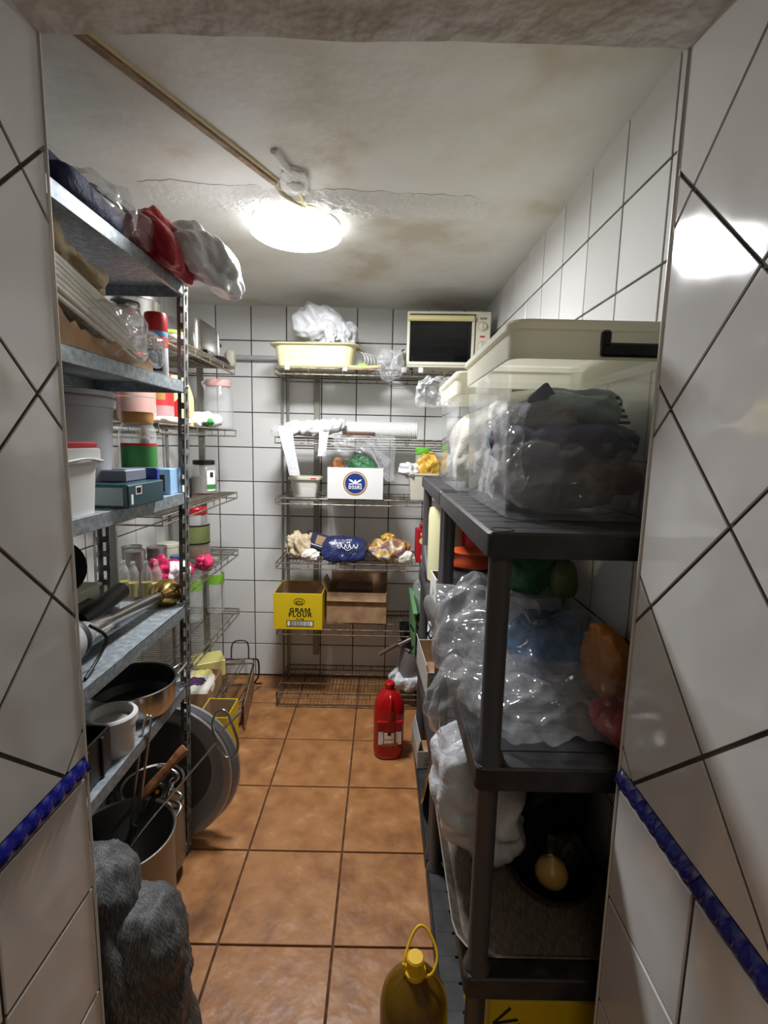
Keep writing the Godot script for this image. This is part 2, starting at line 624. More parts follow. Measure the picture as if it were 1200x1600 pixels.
func words(parent: Node3D, called: String, text: String, height: float, m: Material, at: Vector3, rot := Vector3.ZERO, bold := 700, font := "Droid Sans", stretch := 1.0) -> MeshInstance3D:
	var t := TextMesh.new()
	var f := SystemFont.new()
	f.font_names = PackedStringArray([font])
	f.font_weight = bold
	t.font = f
	t.text = text
	t.font_size = 48
	t.pixel_size = height / 36.0
	t.depth = 0.0012
	t.curve_step = 2.0
	t.material = m
	var o := part(parent, called, t, at)
	o.rotation_degrees = rot
	o.scale = Vector3(stretch, 1, 1)
	return o

func barcode(w: float, h: float, m: Material, sd: int) -> ArrayMesh:   # printed bars in the xy plane
	var s := begin()
	var rng := RandomNumberGenerator.new()
	rng.seed = sd
	var x := -w * 0.5
	while x < w * 0.5:
		var b := w * rng.randf_range(0.012, 0.05)
		box(s, Vector3(x + b * 0.5, 0, 0), Vector3(b, h, 0.0006), 0.0)
		x += b + w * rng.randf_range(0.02, 0.045)
	return done(s, m)

# a band of label round a jar: part of a cylinder shell from angle a0 to a1 (degrees, 0 = +x, counter-clockwise from above)
func m_band(r: float, y0: float, y1: float, a0: float, a1: float, m: Material) -> ArrayMesh:
	var s := begin()
	sheet(s, 16, 1, func(u: float, v: float) -> Vector3:
		var t := deg_to_rad(lerpf(a0, a1, u))
		return Vector3(r * cos(t), lerpf(y0, y1, v), -r * sin(t)), 0.0006)
	return done(s, m)

# ---------------------------------------------------------------- the room
func tile_mesh(w: float, h: float, t: float, m: Material) -> ArrayMesh:
	var key := "%s %.3f %.3f" % [m.resource_name, w, h]
	if not cache.has(key):
		cache[key] = m_box(Vector3(w, h, t), m, 0.0012)
	return cache[key]

func tiled(wall: Node3D, b: Basis, origin: Vector3, u0: float, u1: float, v0: float, v1: float, ul: float, vl: float, step: float, keys: Array, rng: RandomNumberGenerator, thick := 0.007) -> void:
	# square tiles on a plane: local u along b.x, v along b.y, face towards b.z; ul, vl: where a joint runs
	var i0 := int(floor((u0 - ul) / step))
	var j0 := int(floor((v0 - vl) / step))
	for i in range(i0, int(ceil((u1 - ul) / step))):
		for j in range(j0, int(ceil((v1 - vl) / step))):
			var a := maxf(ul + i * step + GROUT * 0.5, u0)
			var c := minf(ul + (i + 1) * step - GROUT * 0.5, u1)
			var d := maxf(vl + j * step + GROUT * 0.5, v0)
			var e := minf(vl + (j + 1) * step - GROUT * 0.5, v1)
			if c - a < 0.008 or e - d < 0.008:
				continue
			var o := part(wall, "tile", tile_mesh(c - a, e - d, thick, M[keys[rng.randi() % keys.size()]]))
			o.transform = Transform3D(b, origin + b.x * (a + c) * 0.5 + b.y * (d + e) * 0.5 + b.z * (thick * 0.5 - 0.0045 + rng.randf() * 0.0006))

func build_room() -> void:
	var rng := RandomNumberGenerator.new()
	rng.seed = 11
	var T := ["tile0", "tile1", "tile2", "tile3"]
	# back wall
	var s := begin()
	box(s, Vector3((XL + XR) * 0.5, YC * 0.5, ZB - 0.055), Vector3(XR - XL + 0.3, YC + 0.1, 0.1), 0.0)
	var w := struct("wall_back", done(s, M.grout))
	tiled(w, Basis(), Vector3(0, 0, ZB - 0.005), XL, XR, 0.0, YC, -0.7607, 2.0058, 0.2, T, rng)
	# right wall
	s = begin()
	box(s, Vector3(XR + 0.055, YC * 0.5, (ZB + ZF) * 0.5), Vector3(0.1, YC + 0.1, ZF - ZB + 0.1), 0.0)
	w = struct("wall_right", done(s, M.grout))
	tiled(w, Basis(Vector3.BACK, Vector3.UP, Vector3.LEFT), Vector3(XR + 0.005, 0, 0), ZB, ZF, 0.0, YC, -1.0531, 2.0181, 0.2, T, rng)
	# left wall
	s = begin()
	box(s, Vector3(XL - 0.055, YC * 0.5, (ZB + ZF) * 0.5), Vector3(0.1, YC + 0.1, ZF - ZB + 0.1), 0.0)
	w = struct("wall_left", done(s, M.grout))
	tiled(w, Basis(Vector3.FORWARD, Vector3.UP, Vector3.RIGHT), Vector3(XL - 0.005, 0, 0), -ZF, -ZB, 0.0, YC, 2.315, 2.0058, 0.2, T, rng)
	# floor
	s = begin()
	box(s, Vector3(0, -0.055, -0.15), Vector3(3.6, 0.1, 5.7), 0.0)
	w = struct("floor", done(s, M.floor_grout))
	var st := 0.3327
	for i in range(-4, 6):
		for j in range(-6, 12):
			var x0 := -0.4464 + i * st + 0.0035
			var x1 := x0 + st - 0.007
			var z1 := -1.2346 + j * st - 0.0035 + st
			var z0 := z1 - st + 0.007
			var in_room := z1 < ZF + 0.2
			x0 = maxf(x0, XL if in_room else -1.65)
			x1 = minf(x1, XR if in_room else 1.55)
			z0 = maxf(z0, ZB)
			if x1 - x0 < 0.02 or z1 - z0 < 0.02:
				continue
			var o := part(w, "tile", tile_mesh(snappedf(x1 - x0, 0.001), snappedf(z1 - z0, 0.001), 0.008, M["floor%d" % (rng.randi() % 3)]))
			o.transform = Transform3D(Basis(Vector3.RIGHT, Vector3.FORWARD, Vector3.UP), Vector3((x0 + x1) * 0.5, -0.004 + rng.randf() * 0.0004, (z0 + z1) * 0.5))
	# storage room ceiling
	s = begin()
	var bump := noise(70, 1.6, FastNoiseLite.TYPE_SIMPLEX_SMOOTH, 3)
	sheet(s, 60, 70, func(u: float, v: float) -> Vector3:
		var x := lerpf(XL - 0.05, XR + 0.05, u)
		var z := lerpf(ZF + 0.05, ZB - 0.05, v)
		var step := 0.006 * smoothstep(-1.60, -1.66, z + 0.03 * (x + 0.2))
		return Vector3(x, YC - 0.002 + 0.004 * bump.get_noise_2d(x, z) - step, z), -0.08)
	w = struct("ceiling", done(s, M.plaster))
	# the lumpy plaster joint that crosses the ceiling behind the lamp box
	s = begin()
	var lump := noise(71, 22.0, FastNoiseLite.TYPE_SIMPLEX, 4)
	sheet(s, 90, 14, func(u: float, v: float) -> Vector3:
		var x := lerpf(-0.75, 0.32, u)
		var z := -1.655 - 0.055 * (x + 0.1) + lerpf(0.05, -0.16, v) + 0.02 * lump.get_noise_2d(x * 0.4, 3.0)
		var e := sin(PI * v) * sin(PI * u)
		return Vector3(x, YC - 0.004 - 0.012 * smoothstep(0.0, 0.25, v) * smoothstep(1.0, 0.3, v) - 0.014 * maxf(0.0, lump.get_noise_2d(x, z)) * e, z), -0.01)
	part(w, "plaster_joint", done(s, M.plaster_rough))
	# doorway: two thick wall ends with tiled sides, a beam above
	for side in [-1, 1]:
		var xj := JL if side < 0 else JR
		s = begin()
		box(s, Vector3(xj + side * 0.605, 1.3, -0.555), Vector3(1.2, 2.6, 0.35), 0.0)
		w = struct("wall_front_left" if side < 0 else "wall_front_right", done(s, M.grout))
		var b := Basis(Vector3.FORWARD, Vector3.UP, Vector3.RIGHT) if side < 0 else Basis(Vector3.BACK, Vector3.UP, Vector3.LEFT)
		var org := Vector3(xj + side * 0.005, 0, 0)
		var a0 := 0.727 if side < 0 else -0.727      # inner end in local u (u = -z on the left, u = z on the right)
		var u_lo := minf(a0, 0.382 if side < 0 else -0.382)
		var u_hi := maxf(a0, 0.382 if side < 0 else -0.382)
		# diagonal tiles above the blue liner
		var un := 0.68 if side < 0 else -0.69
		var frame := PackedVector2Array([Vector2(u_lo, 0.938), Vector2(u_hi, 0.938), Vector2(u_hi, YS), Vector2(u_lo, YS)])
		var q := 0.2 * 0.70710678
		for i in range(-12, 13):
			for j in range(-12, 13):
				var c := Vector2(un + (i + j) * q, 1.5005 + (i - j) * q + q)
				var r := q - GROUT * 0.7071
				var dia := PackedVector2Array([c + Vector2(r, 0), c + Vector2(0, r), c - Vector2(r, 0), c - Vector2(0, r)])
				for cut in Geometry2D.intersect_polygons(dia, frame):
					var area := 0.0
					for k in cut.size():
						area += cut[k].cross(cut[(k + 1) % cut.size()])
					if absf(area) < 0.0004:
						continue
					s = begin()
					prism(s, cut, 0.0, 0.007)
					var o := part(w, "tile", done(s, M["jamb%d" % (rng.randi() % 3)]))
					o.transform = Transform3D(b, org - b.z * (0.0045 - rng.randf() * 0.0006))
		# square tiles below it
		tiled(w, b, org, u_lo, u_hi, 0.0, 0.901, 0.535 if side < 0 else -0.535, 0.701, 0.2, ["jamb0", "jamb1", "jamb2"], rng)
		# blue rope liner in 20 cm pieces
		var z := -0.727
		while z < -0.4:
			var z1 := minf(z + 0.2, -0.381)
			s = begin()
			var xs := xj
			var za := z
			sheet(s, 40, 8, func(u: float, v: float) -> Vector3:
				var zz := lerpf(za + 0.0008, z1 - 0.0008, u)
				var rel := 0.009 * sin(PI * v) + 0.0022 * sin(PI * v) * sin(TAU * (zz / 0.026 + v * 0.8))
				return Vector3(xs - side * (rel - 0.002), lerpf(0.903, 0.936, v), zz), 0.006 * side)
			part(w, "blue_liner", done(s, M.blue_glaze), Vector3.ZERO, "cobalt blue rope-pattern ceramic liner")
			z = z1
		# edge strip at the inner corner
		s = begin()
		box(s, Vector3(xj + side * 0.001, YS * 0.5, -0.7295), Vector3(0.004, YS, 0.003), 0.0008)
		struct("trim_1" if side < 0 else "trim_2", done(s, M.trim_white))
	s = begin()
	sheet(s, 40, 40, func(u: float, v: float) -> Vector3:
		var x := lerpf(JL - 0.02, JR + 0.02, u)
		var zz := lerpf(-0.381, ZF, v)
		return Vector3(x, YS + 0.004 * bump.get_noise_2d(x * 3.0, zz * 3.0), zz), -0.66)
	struct("ceiling_beam", done(s, M.soffit))
	# the kitchen behind the camera, which the doorway opens to
	for a in [["wall_kitchen_left", Vector3(-1.7, 1.3, 1.1), Vector3(0.1, 2.7, 3.06), "tile1"], ["wall_kitchen_right", Vector3(1.6, 1.3, 1.1), Vector3(0.1, 2.7, 3.06), "tile1"], ["wall_kitchen_end", Vector3(-0.05, 1.3, 2.6), Vector3(3.4, 2.7, 0.1), "tile1"], ["ceiling_kitchen", Vector3(-0.05, 2.65, 1.0), Vector3(3.4, 0.1, 3.3), "plaster"]]:
		struct(a[0], m_box(a[2], M[a[3]], 0.0), a[1])

# ---------------------------------------------------------------- light fittings
func build_lights() -> void:
	var at := Vector3(-0.319, YC - 0.008, -1.83)
	var t := thing("ceiling_lamp", "round white LED ceiling lamp glowing below the cable box", "lamp", at)
	part(t, "base", m_lathe([[0.148, 0.0], [0.154, -0.004], [0.154, -0.018], [0.15, -0.02]].map(func(p): return [p[0], p[1]]), M.white_plastic, 48))
	var s := begin()
	lathe(s, [[0.157, -0.016], [0.159, -0.026], [0.156, -0.036], [0.146, -0.042], [0.12, -0.045], [0.06, -0.046]], 56, true, true, 60.0)
	part(t, "diffuser", done(s, M.lamp_glow), Vector3.ZERO, "glowing white round diffuser")
	var l := AreaLight3D.new()
	l.name = "ceiling_lamp_light"
	l.area_size = Vector2(0.21, 0.21)
	l.light_energy = 2.85
	l.light_color = C(250, 251, 255)
	l.area_range = 8.0
	l.area_attenuation = 2.0
	l.shadow_enabled = true
	add_child(l)
	l.position = at + Vector3(0, -0.049, 0)
	l.rotation_degrees = Vector3(-90, 0, 0)
	# the kitchen lamp behind the camera
	var k := thing("kitchen_lamp", "flat white kitchen ceiling panel behind the doorway", "lamp", Vector3(0, 2.598, 0.9))
	part(k, "frame", m_box(Vector3(0.66, 0.03, 0.66), M.white_plastic, 0.004, Vector3(0, -0.013, 0)))
	part(k, "panel", m_box(Vector3(0.6, 0.006, 0.6), M.kitchen_glow, 0.001, Vector3(0, -0.031, 0)))
	var l2 := AreaLight3D.new()
	l2.name = "kitchen_lamp_light"
	l2.area_size = Vector2(0.58, 0.58)
	l2.light_energy = 0.5
	l2.light_color = C(255, 240, 220)
	l2.area_range = 8.0
	l2.area_attenuation = 2.0
	l2.shadow_enabled = true
	add_child(l2)
	l2.position = Vector3(0, 2.558, 0.9)
	l2.rotation_degrees = Vector3(-90, 0, 0)
	# junction box with lumpy plaster
	s = begin()
	blob(s, Vector3(0.075, 0.02, 0.13), 75, 0.18, 22.0, 4.0)
	var j := thing("junction_box", "plaster-covered square cable box on the ceiling beside the lamp", "cable box", Vector3(-0.275, YC + 0.004, -1.56), 8)
	var jb := part(j, "plaster_pad", done(s, M.plaster_rough))
	jb.rotation_degrees.x = 180
	part(j, "cover", m_lathe([[0.026, -0.012], [0.027, -0.026], [0.02, -0.032], [0.004, -0.034]], M.plaster_rough, 20))
	s = begin()
	tube(s, arc([Vector3(-0.01, -0.008, 0.05), Vector3(-0.03, -0.012, 0.1), Vector3(-0.05, -0.008, 0.15)]), 0.011, 8)
	part(j, "plaster_tail", done(s, M.plaster_rough))
	# cables from the box to the lamp
	solo("lamp_cable", "cream cable looping from the ceiling cable box to the round lamp", "cable", m_tube(arc([Vector3(-0.335, YC - 0.012, -1.555), Vector3(-0.33, YC - 0.016, -1.6), Vector3(-0.305, YC - 0.02, -1.635), Vector3(-0.275, YC - 0.024, -1.66), Vector3(-0.268, YC - 0.02, -1.70)]), 0.0045, M.cable_cream))
	solo("power_cable", "short yellow cable running along the rim of the round lamp", "cable", m_tube(arc([Vector3(-0.27, YC - 0.014, -1.60), Vector3(-0.262, YC - 0.018, -1.66), Vector3(-0.23, YC - 0.014, -1.69), Vector3(-0.195, YC - 0.012, -1.725)]), 0.004, M.yellow_soft))
	# wooden-brown cable trunking running from the doorway to the box
	s = begin()
	var d := Vector3(-0.334 + 0.585, 0, -1.561 + 1.045).normalized()
	var p1 := Vector3(-0.334, YC - 0.008, -1.561)
	var p0 := p1 - d * 0.92
	var bas := Basis(d.cross(Vector3.UP).normalized(), Vector3.UP, -d)
	box(s, (p0 + p1) * 0.5, Vector3(0.018, 0.014, p0.distance_to(p1)), 0.002, bas)
	var tr := thing("cable_trunking", "brown cable trunking running slantwise across the ceiling", "trunking")
	part(tr, "channel", done(s, M.conduit))
	s = begin()
	box(s, (p0 + p1) * 0.5 + bas.x * 0.013 + Vector3(0, 0.003, 0), Vector3(0.008, 0.008, p0.distance_to(p1)), 0.002, bas)
	part(tr, "cable", done(s, M.cable_cream))

# ---------------------------------------------------------------- racks
func xf(y: float) -> float:   # the steel shelving leans: aisle face at height y
	return -0.654 + 0.025 * y

const ST := [1.905, 1.62, 1.277, 0.907, 0.63, 0.05]

func slotted_post(dirx: float, dirz: float, h: float) -> ArrayMesh:
	# an angle with two slotted flanges, corner at the origin, flanges towards dirx and dirz
	var s := begin()
	var w := 0.034
	var t := 0.002
	for f in 2:
		for k in 2:
			var off := 0.006 if k == 0 else w - 0.006
			var c := Vector3(dirx * off, h * 0.5, dirz * t * 0.5) if f == 0 else Vector3(dirx * t * 0.5, h * 0.5, dirz * off)
			var z := Vector3(0.012, h, t) if f == 0 else Vector3(t, h, 0.012)
			box(s, c, z, 0.0004)
		var y := 0.0
		while y < h:
			var c2 := Vector3(dirx * w * 0.5, y + 0.012, dirz * t * 0.5) if f == 0 else Vector3(dirx * t * 0.5, y + 0.012, dirz * w * 0.5)
			var z2 := Vector3(0.0105, 0.02, t * 0.9) if f == 0 else Vector3(t * 0.9, 0.02, 0.0105)
			box(s, c2, z2, 0.0003)
			y += 0.048
	return done(s, M.angle_steel)

func build_steel_shelving() -> void:
	var depth := 0.29
	var zn := -0.76
	var zfar := -1.572
	var t := thing("steel_shelving", "leaning galvanised steel shelving with slotted angle posts and six shelves", "shelving", Vector3(-0.654, 0, -1.572))
	for k in 4:
		var dx := -1.0 if k % 2 == 0 else 1.0
		var dz := 1.0 if k < 2 else -1.0
		var p := part(t, "post", slotted_post(dx, dz, 1.94))
		p.position = Vector3(0.002 if k % 2 == 0 else -depth - 0.002, 0, -0.002 if k < 2 else zn - zfar + 0.002)
		p.rotation.z = -0.025
	for y in ST:
		var s := begin()
		var x1 := xf(y) + 0.654 - 0.0005
		var x0 := x1 - depth + 0.001
		var zc := (zn - zfar) * 0.5
		var len := zn - zfar - 0.002
		box(s, Vector3((x0 + x1) * 0.5, y - 0.001, zc), Vector3(x1 - x0, 0.002, len), 0.0006)
		for e in [[x1, 0.0], [x0, 0.0]]:
			box(s, Vector3(e[0] - signf(e[0] - (x0 + x1) * 0.5) * 0.001, y - 0.017, zc), Vector3(0.002, 0.034, len), 0.0006)
			box(s, Vector3(e[0] - signf(e[0] - (x0 + x1) * 0.5) * 0.006, y - 0.0335, zc), Vector3(0.012, 0.0015, len), 0.0004)
		for e in [0.001, len]:
			box(s, Vector3((x0 + x1) * 0.5, y - 0.017, e), Vector3(x1 - x0 - 0.004, 0.034, 0.002), 0.0006)
		var sh := part(t, "shelf", done(s, M.galvanised))
		for e in [[x1 + 0.004, 0.017], [x1 + 0.004, len - 0.017]]:
			var b := m_lathe([[0.005, 0.0], [0.0055, 0.002], [0.0035, 0.0045]], M.bolt, 6)
			var bo := part(sh, "bolt", b, Vector3(e[0], y - 0.017, e[1]))
			bo.rotation_degrees.z = -90

func wire_shelf(t: Node3D, x0: float, x1: float, z0: float, z1: float, y: float, along_x: bool, m: Material) -> void:
	var s := begin()
	for dy in [0.0, -0.03]:
		var r := 0.0035
		for e in [[Vector3(x0, y + dy, z0), Vector3(x1, y + dy, z0)], [Vector3(x0, y + dy, z1), Vector3(x1, y + dy, z1)], [Vector3(x0, y + dy, z0), Vector3(x0, y + dy, z1)], [Vector3(x1, y + dy, z0), Vector3(x1, y + dy, z1)]]:
			rod(s, e[0], e[1], r, 6)
	var L := (x1 - x0) if along_x else (z0 - z1)
	var n := int(L / 0.16)
	for i in n + 1:
		var q := float(i) / n
		for e in 2:
			var p := Vector3(lerpf(x0, x1, q), y, z0 if e == 0 else z1) if along_x else Vector3(x0 if e == 0 else x1, y, lerpf(z0, z1, q))
			rod(s, p, p - Vector3(0, 0.03, 0), 0.002, 4)
	var sh := part(t, "shelf", done(s, m))
	s = begin()
	var k := int(L / 0.02)
	for i in range(1, k):
		var q := float(i) / k
		if along_x:
			var x := lerpf(x0, x1, q)
			rod(s, Vector3(x, y + 0.001, z0), Vector3(x, y + 0.001, z1), 0.0016, 4)
		else:
			var z := lerpf(z0, z1, q)
			rod(s, Vector3(x0, y + 0.001, z), Vector3(x1, y + 0.001, z), 0.0016, 4)
	for q in [0.33, 0.67]:
		if along_x:
			rod(s, Vector3(x0, y - 0.003, lerpf(z0, z1, q)), Vector3(x1, y - 0.003, lerpf(z0, z1, q)), 0.003, 5)
		else:
			rod(s, Vector3(lerpf(x0, x1, q), y - 0.003, z0), Vector3(lerpf(x0, x1, q), y - 0.003, z1), 0.003, 5)
	part(sh, "wire_grid", done(s, m)).set_meta("kind", "stuff")

const BK := [1.812, 1.466, 1.152, 0.806, 0.44, 0.085]   # back rack levels
const LK := [1.81, 1.495, 1.17, 0.86, 0.53, 0.2]        # left rack levels

func build_wire_racks() -> void:
	var t := thing("wire_rack", "tall wire shelf rack standing along the tiled back wall", "rack")
	for i in 6:
		var z0 := -2.545 if i < 5 else -2.525
		wire_shelf(t, -0.555, 0.47, z0, -2.868, BK[i], true, M.wire_steel if i < 3 else M.wire_brown)
	for x in [-0.582, -0.548, 0.49]:
		var s := begin()
		box(s, Vector3(x, 0.93, -2.862), Vector3(0.012, 1.84, 0.016), 0.003)
		part(t, "post", done(s, M.rack_post))
	var s2 := begin()
	box(s2, Vector3(-0.385, 1.0, -2.876), Vector3(0.034, 1.7, 0.012), 0.004)
	part(t, "post", done(s2, M.rack_post))
	for x in [-0.552, 0.467]:
		var s := begin()
		rod(s, Vector3(x, 0.085, -2.528), Vector3(x, 0.0, -2.528), 0.004, 6)
		rod(s, Vector3(x, 0.004, -2.528), Vector3(x, 0.004, -2.868), 0.004, 6)
		part(t, "foot", done(s, M.wire_brown))
	var s3 := begin()
	rod(s3, Vector3(-0.552, 0.004, -2.528), Vector3(0.467, 0.004, -2.528), 0.004, 6)
	part(t, "foot_rail", done(s3, M.wire_brown))
	# small white price clips on the top shelf edge
	for x in [-0.49, -0.2, 0.095, 0.18]:
		part(t, "clip", m_box(Vector3(0.024, 0.026, 0.006), M.white_plastic, 0.002, Vector3(x, BK[0] + 0.002, -2.538)))
	# left rack
	var u := thing("wire_rack", "wire shelf rack crowded with jars along the left wall", "rack")
	for i in 6:
		wire_shelf(u, -1.15, -0.772, -1.71, -2.6 if i < 5 else -2.68, LK[i], false, M.wire_steel)
	for z in [-1.72, -2.612]:
		var s := begin()
		box(s, Vector3(-0.955, 0.95, z), Vector3(0.034, 1.9, 0.012), 0.004)
		part(u, "post", done(s, M.rack_post))
		s = begin()
		box(s, Vector3(-1.14, 0.95, z), Vector3(0.016, 1.9, 0.012), 0.004)
		part(u, "post", done(s, M.rack_post))

func plastic_unit(label: String, z0: float, z1: float) -> Node3D:
	var x0 := 0.176
	var x1 := 0.546
	var t := thing("plastic_shelving", label, "shelving", Vector3((x0 + x1) * 0.5, 0, (z0 + z1) * 0.5), 0, "black plastic shelving units along the right wall")
	var w := x1 - x0
	var d := z0 - z1
	var ys := [1.305, 0.885, 0.455, 0.045]
	for i in 4:
		var y: float = ys[i]
		var s := begin()
		var a := rrect(w, d, 0.014, y - 0.043, 3)
		var b := rrect(w, d, 0.014, y - 0.004, 3)
		var c := rrect(w - 0.008, d - 0.008, 0.01, y, 3)
		loft(s, [a, b, c], false, false, 20.0)
		# top skin with two rows of long slots left open
		var sl := 9
		for k in sl:
			var zz := lerpf(-d * 0.5 + 0.05, d * 0.5 - 0.05, (k + 0.5) / sl)
			box(s, Vector3(0, y - 0.003, zz), Vector3(w - 0.012, 0.006, (d - 0.1) / sl - 0.006), 0.001)
		for e in [-1, 1]:
			box(s, Vector3(0, y - 0.003, e * (d * 0.5 - 0.0265)), Vector3(w - 0.012, 0.006, 0.047), 0.001)
			box(s, Vector3(e * (w * 0.5 - 0.03), y - 0.0045, 0), Vector3(0.05, 0.008, d - 0.06), 0.001)
		box(s, Vector3(0, y - 0.022, 0), Vector3(w - 0.02, 0.01, d - 0.02), 0.001)
		var dk := part(t, "deck", done(s, M.black_plastic))
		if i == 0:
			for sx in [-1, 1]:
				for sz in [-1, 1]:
					part(dk, "painted_socket", m_lathe([[0.019, -0.002], [0.021, 0.0012], [0.017, 0.0012], [0.0165, -0.0005], [0.002, -0.0006]], M.black, 24), Vector3(sx * (w * 0.5 - 0.028), y, sz * (d * 0.5 - 0.028)))  # black disc painted in for the shade of an open post hole
	for i in 3:
		for sx in [-1, 1]:
			for sz in [-1, 1]:
				var lo: float = ys[i + 1] - 0.002
				var hi: float = ys[i] - 0.04
				part(t, "post", m_lathe([[0.027, lo], [0.025, lo + 0.012], [0.0195, lo + 0.022], [0.0195, hi - 0.004], [0.021, hi]], M.grey_post, 24), Vector3(sx * (w * 0.5 - 0.028), 0, sz * (d * 0.5 - 0.028)))
	return t

func build_plastic_units() -> void:
	plastic_unit("black plastic shelving unit carrying the big lidded clear box", -0.79, -1.49)
	var t := plastic_unit("black plastic shelving unit next to the back rack, holding open cartons", -1.495, -2.195)
	var s := begin()
	tube(s, [Vector3(0.203, 1.0, -2.14) - t.position, Vector3(0.203, 0.89, -1.98) - t.position], 0.016, 4, false, 0.3)
	part(t, "brace", done(s, M.grey_post))

# ---------------------------------------------------------------- makers of common goods
func jar(called: String, label: String, at: Vector3, r: float, h: float, lid: String, fill := 0.0, fillmat := "", group := "", glass := "clear_jar", shoulder := 0.16) -> Node3D:
	var t := thing(called, label, "jar", at, 0, group)
	var hb := h * 0.86
	part(t, "body", m_lathe([[r * 0.9, 0.0], [r, h * 0.04], [r, hb * (1.0 - shoulder)], [r * 0.93, hb * (1.0 - shoulder * 0.4)], [r * 0.78, hb], [r * 0.78, h * 0.9]], M[glass], 36, true, false))
	part(t, "lid", m_lathe([[r * 0.84, h * 0.87], [r * 0.86, h * 0.88], [r * 0.86, h * 0.985], [r * 0.82, h]], M[lid], 36))
	if fill > 0.0:
		part(t, "contents", m_lathe([[r * 0.86, 0.004], [r * 0.955, h * 0.045], [r * 0.955, h * fill], [r * 0.5, h * fill + 0.003]], M[fillmat], 30))
	return t

func carton(called: String, label: String, at: Vector3, turn: float, w: float, h: float, d: float, out_m: String, in_m: String, flaps := [], group := "", cat := "box") -> Node3D:
	# an open carton: walls with thickness, inside lining; flaps: [side, length, angle], side 0 front 1 back 2 left 3 right
	var t := thing(called, label, cat, at, turn, group)
	var k := 0.004
	for i in 4:
		var s := begin()
		var c := Vector3.ZERO
		var z := Vector3.ZERO
		if i < 2:
			c = Vector3(0, h * 0.5, (d * 0.5 - k * 0.5) * (1 if i == 0 else -1))
			z = Vector3(w, h, k)
		else:
			c = Vector3((w * 0.5 - k * 0.5) * (-1 if i == 2 else 1), h * 0.5, 0)
			z = Vector3(k, h, d - 2 * k)
		box(s, c, z, 0.0012)
		part(t, ["front_panel", "back_panel", "side_panel", "side_panel"][i], done(s, M[out_m]))
		s = begin()
		var n := Vector3(0, 0, -1) if i == 0 else (Vector3(0, 0, 1) if i == 1 else (Vector3(1, 0, 0) if i == 2 else Vector3(-1, 0, 0)))
		var z2 := z - Vector3(0.01, 0.006, 0.01)
		if i < 2:
			z2.z = 0.001
		else:
			z2.x = 0.001
		box(s, c + n * (k * 0.5 + 0.0004), z2, 0.0)
		part(t, "lining", done(s, M[in_m]))
	part(t, "bottom_panel", m_box(Vector3(w - 2 * k, k, d - 2 * k), M[in_m], 0.001, Vector3(0, k * 0.5, 0)))
	for f in flaps:
		var s := begin()
		var L: float = f[1]
		box(s, Vector3(0, L * 0.5, 0), Vector3(w - 0.004 if f[0] < 2 else d - 0.004, L, 0.0035), 0.001)
		var o := part(t, "flap", done(s, M[f[3] if f.size() > 3 else in_m]))
		o.position = [Vector3(0, h, d * 0.5 - 0.002), Vector3(0, h, -d * 0.5 + 0.002), Vector3(-w * 0.5 + 0.002, h, 0), Vector3(w * 0.5 - 0.002, h, 0)][f[0]]
		o.rotation_degrees = [Vector3(f[2], 0, 0), Vector3(-f[2], 0, 0), Vector3(f[2], -90, 0), Vector3(f[2], 90, 0)][f[0]]
	return t

func bucket(called: String, label: String, at: Vector3, r0: float, r1: float, h: float, m: String, rim := true, group := "") -> Node3D:
	var t := thing(called, label, "bucket", at, 0, group)
	part(t, "body", m_lathe([[r0, 0.0], [r0 + 0.002, 0.004], [r1, h - 0.03], [r1, h], [r1 - 0.004, h], [r1 - 0.005, h - 0.03], [r0 - 0.002, 0.006], [0.002, 0.005]], M[m], 44, true, false))
	if rim:
		part(t, "rim", m_lathe([[r1, h - 0.026], [r1 + 0.006, h - 0.024], [r1 + 0.007, h - 0.004], [r1 + 0.003, h + 0.001], [r1 - 0.003, h + 0.001]], M[m], 44, false, false))
	return t

func pet_bottle(called: String, label: String, at: Vector3, r: float, h: float, glass: String, cap: String, fill := 0.0, fillmat := "", group := "") -> Node3D:
	var t := thing(called, label, "bottle", at, 0, group)
	var p := [[r * 0.8, 0.0], [r * 0.98, h * 0.04]]
	for i in 9:
		var y := h * (0.08 + 0.06 * i)
		p.append([r, y])
		p.append([r * 0.94, y + h * 0.03])
	p.append_array([[r, h * 0.66], [r * 0.7, h * 0.8], [r * 0.34, h * 0.9], [r * 0.34, h * 0.94]])
	part(t, "body", m_lathe(p, M[glass], 28, true, false))
	part(t, "cap", m_lathe([[r * 0.4, h * 0.935], [r * 0.42, h * 0.94], [r * 0.42, h * 0.99], [r * 0.36, h]], M[cap], 20))
	if fill > 0.0:
		part(t, "contents", m_lathe([[r * 0.75, 0.004], [r * 0.92, h * 0.05], [r * 0.92, h * fill]], M[fillmat], 24))
	return t

func stripes(w: float, h: float, n: int, m: Material) -> ArrayMesh:   # small lines of print in the xy plane
	var s := begin()
	for i in n:
		box(s, Vector3(-w * 0.04 * (i % 3), h * (0.5 - (i + 0.5) / n), 0), Vector3(w * (1.0 - 0.08 * (i % 3)), h / n * 0.5, 0.0006), 0.0)
	return done(s, m)

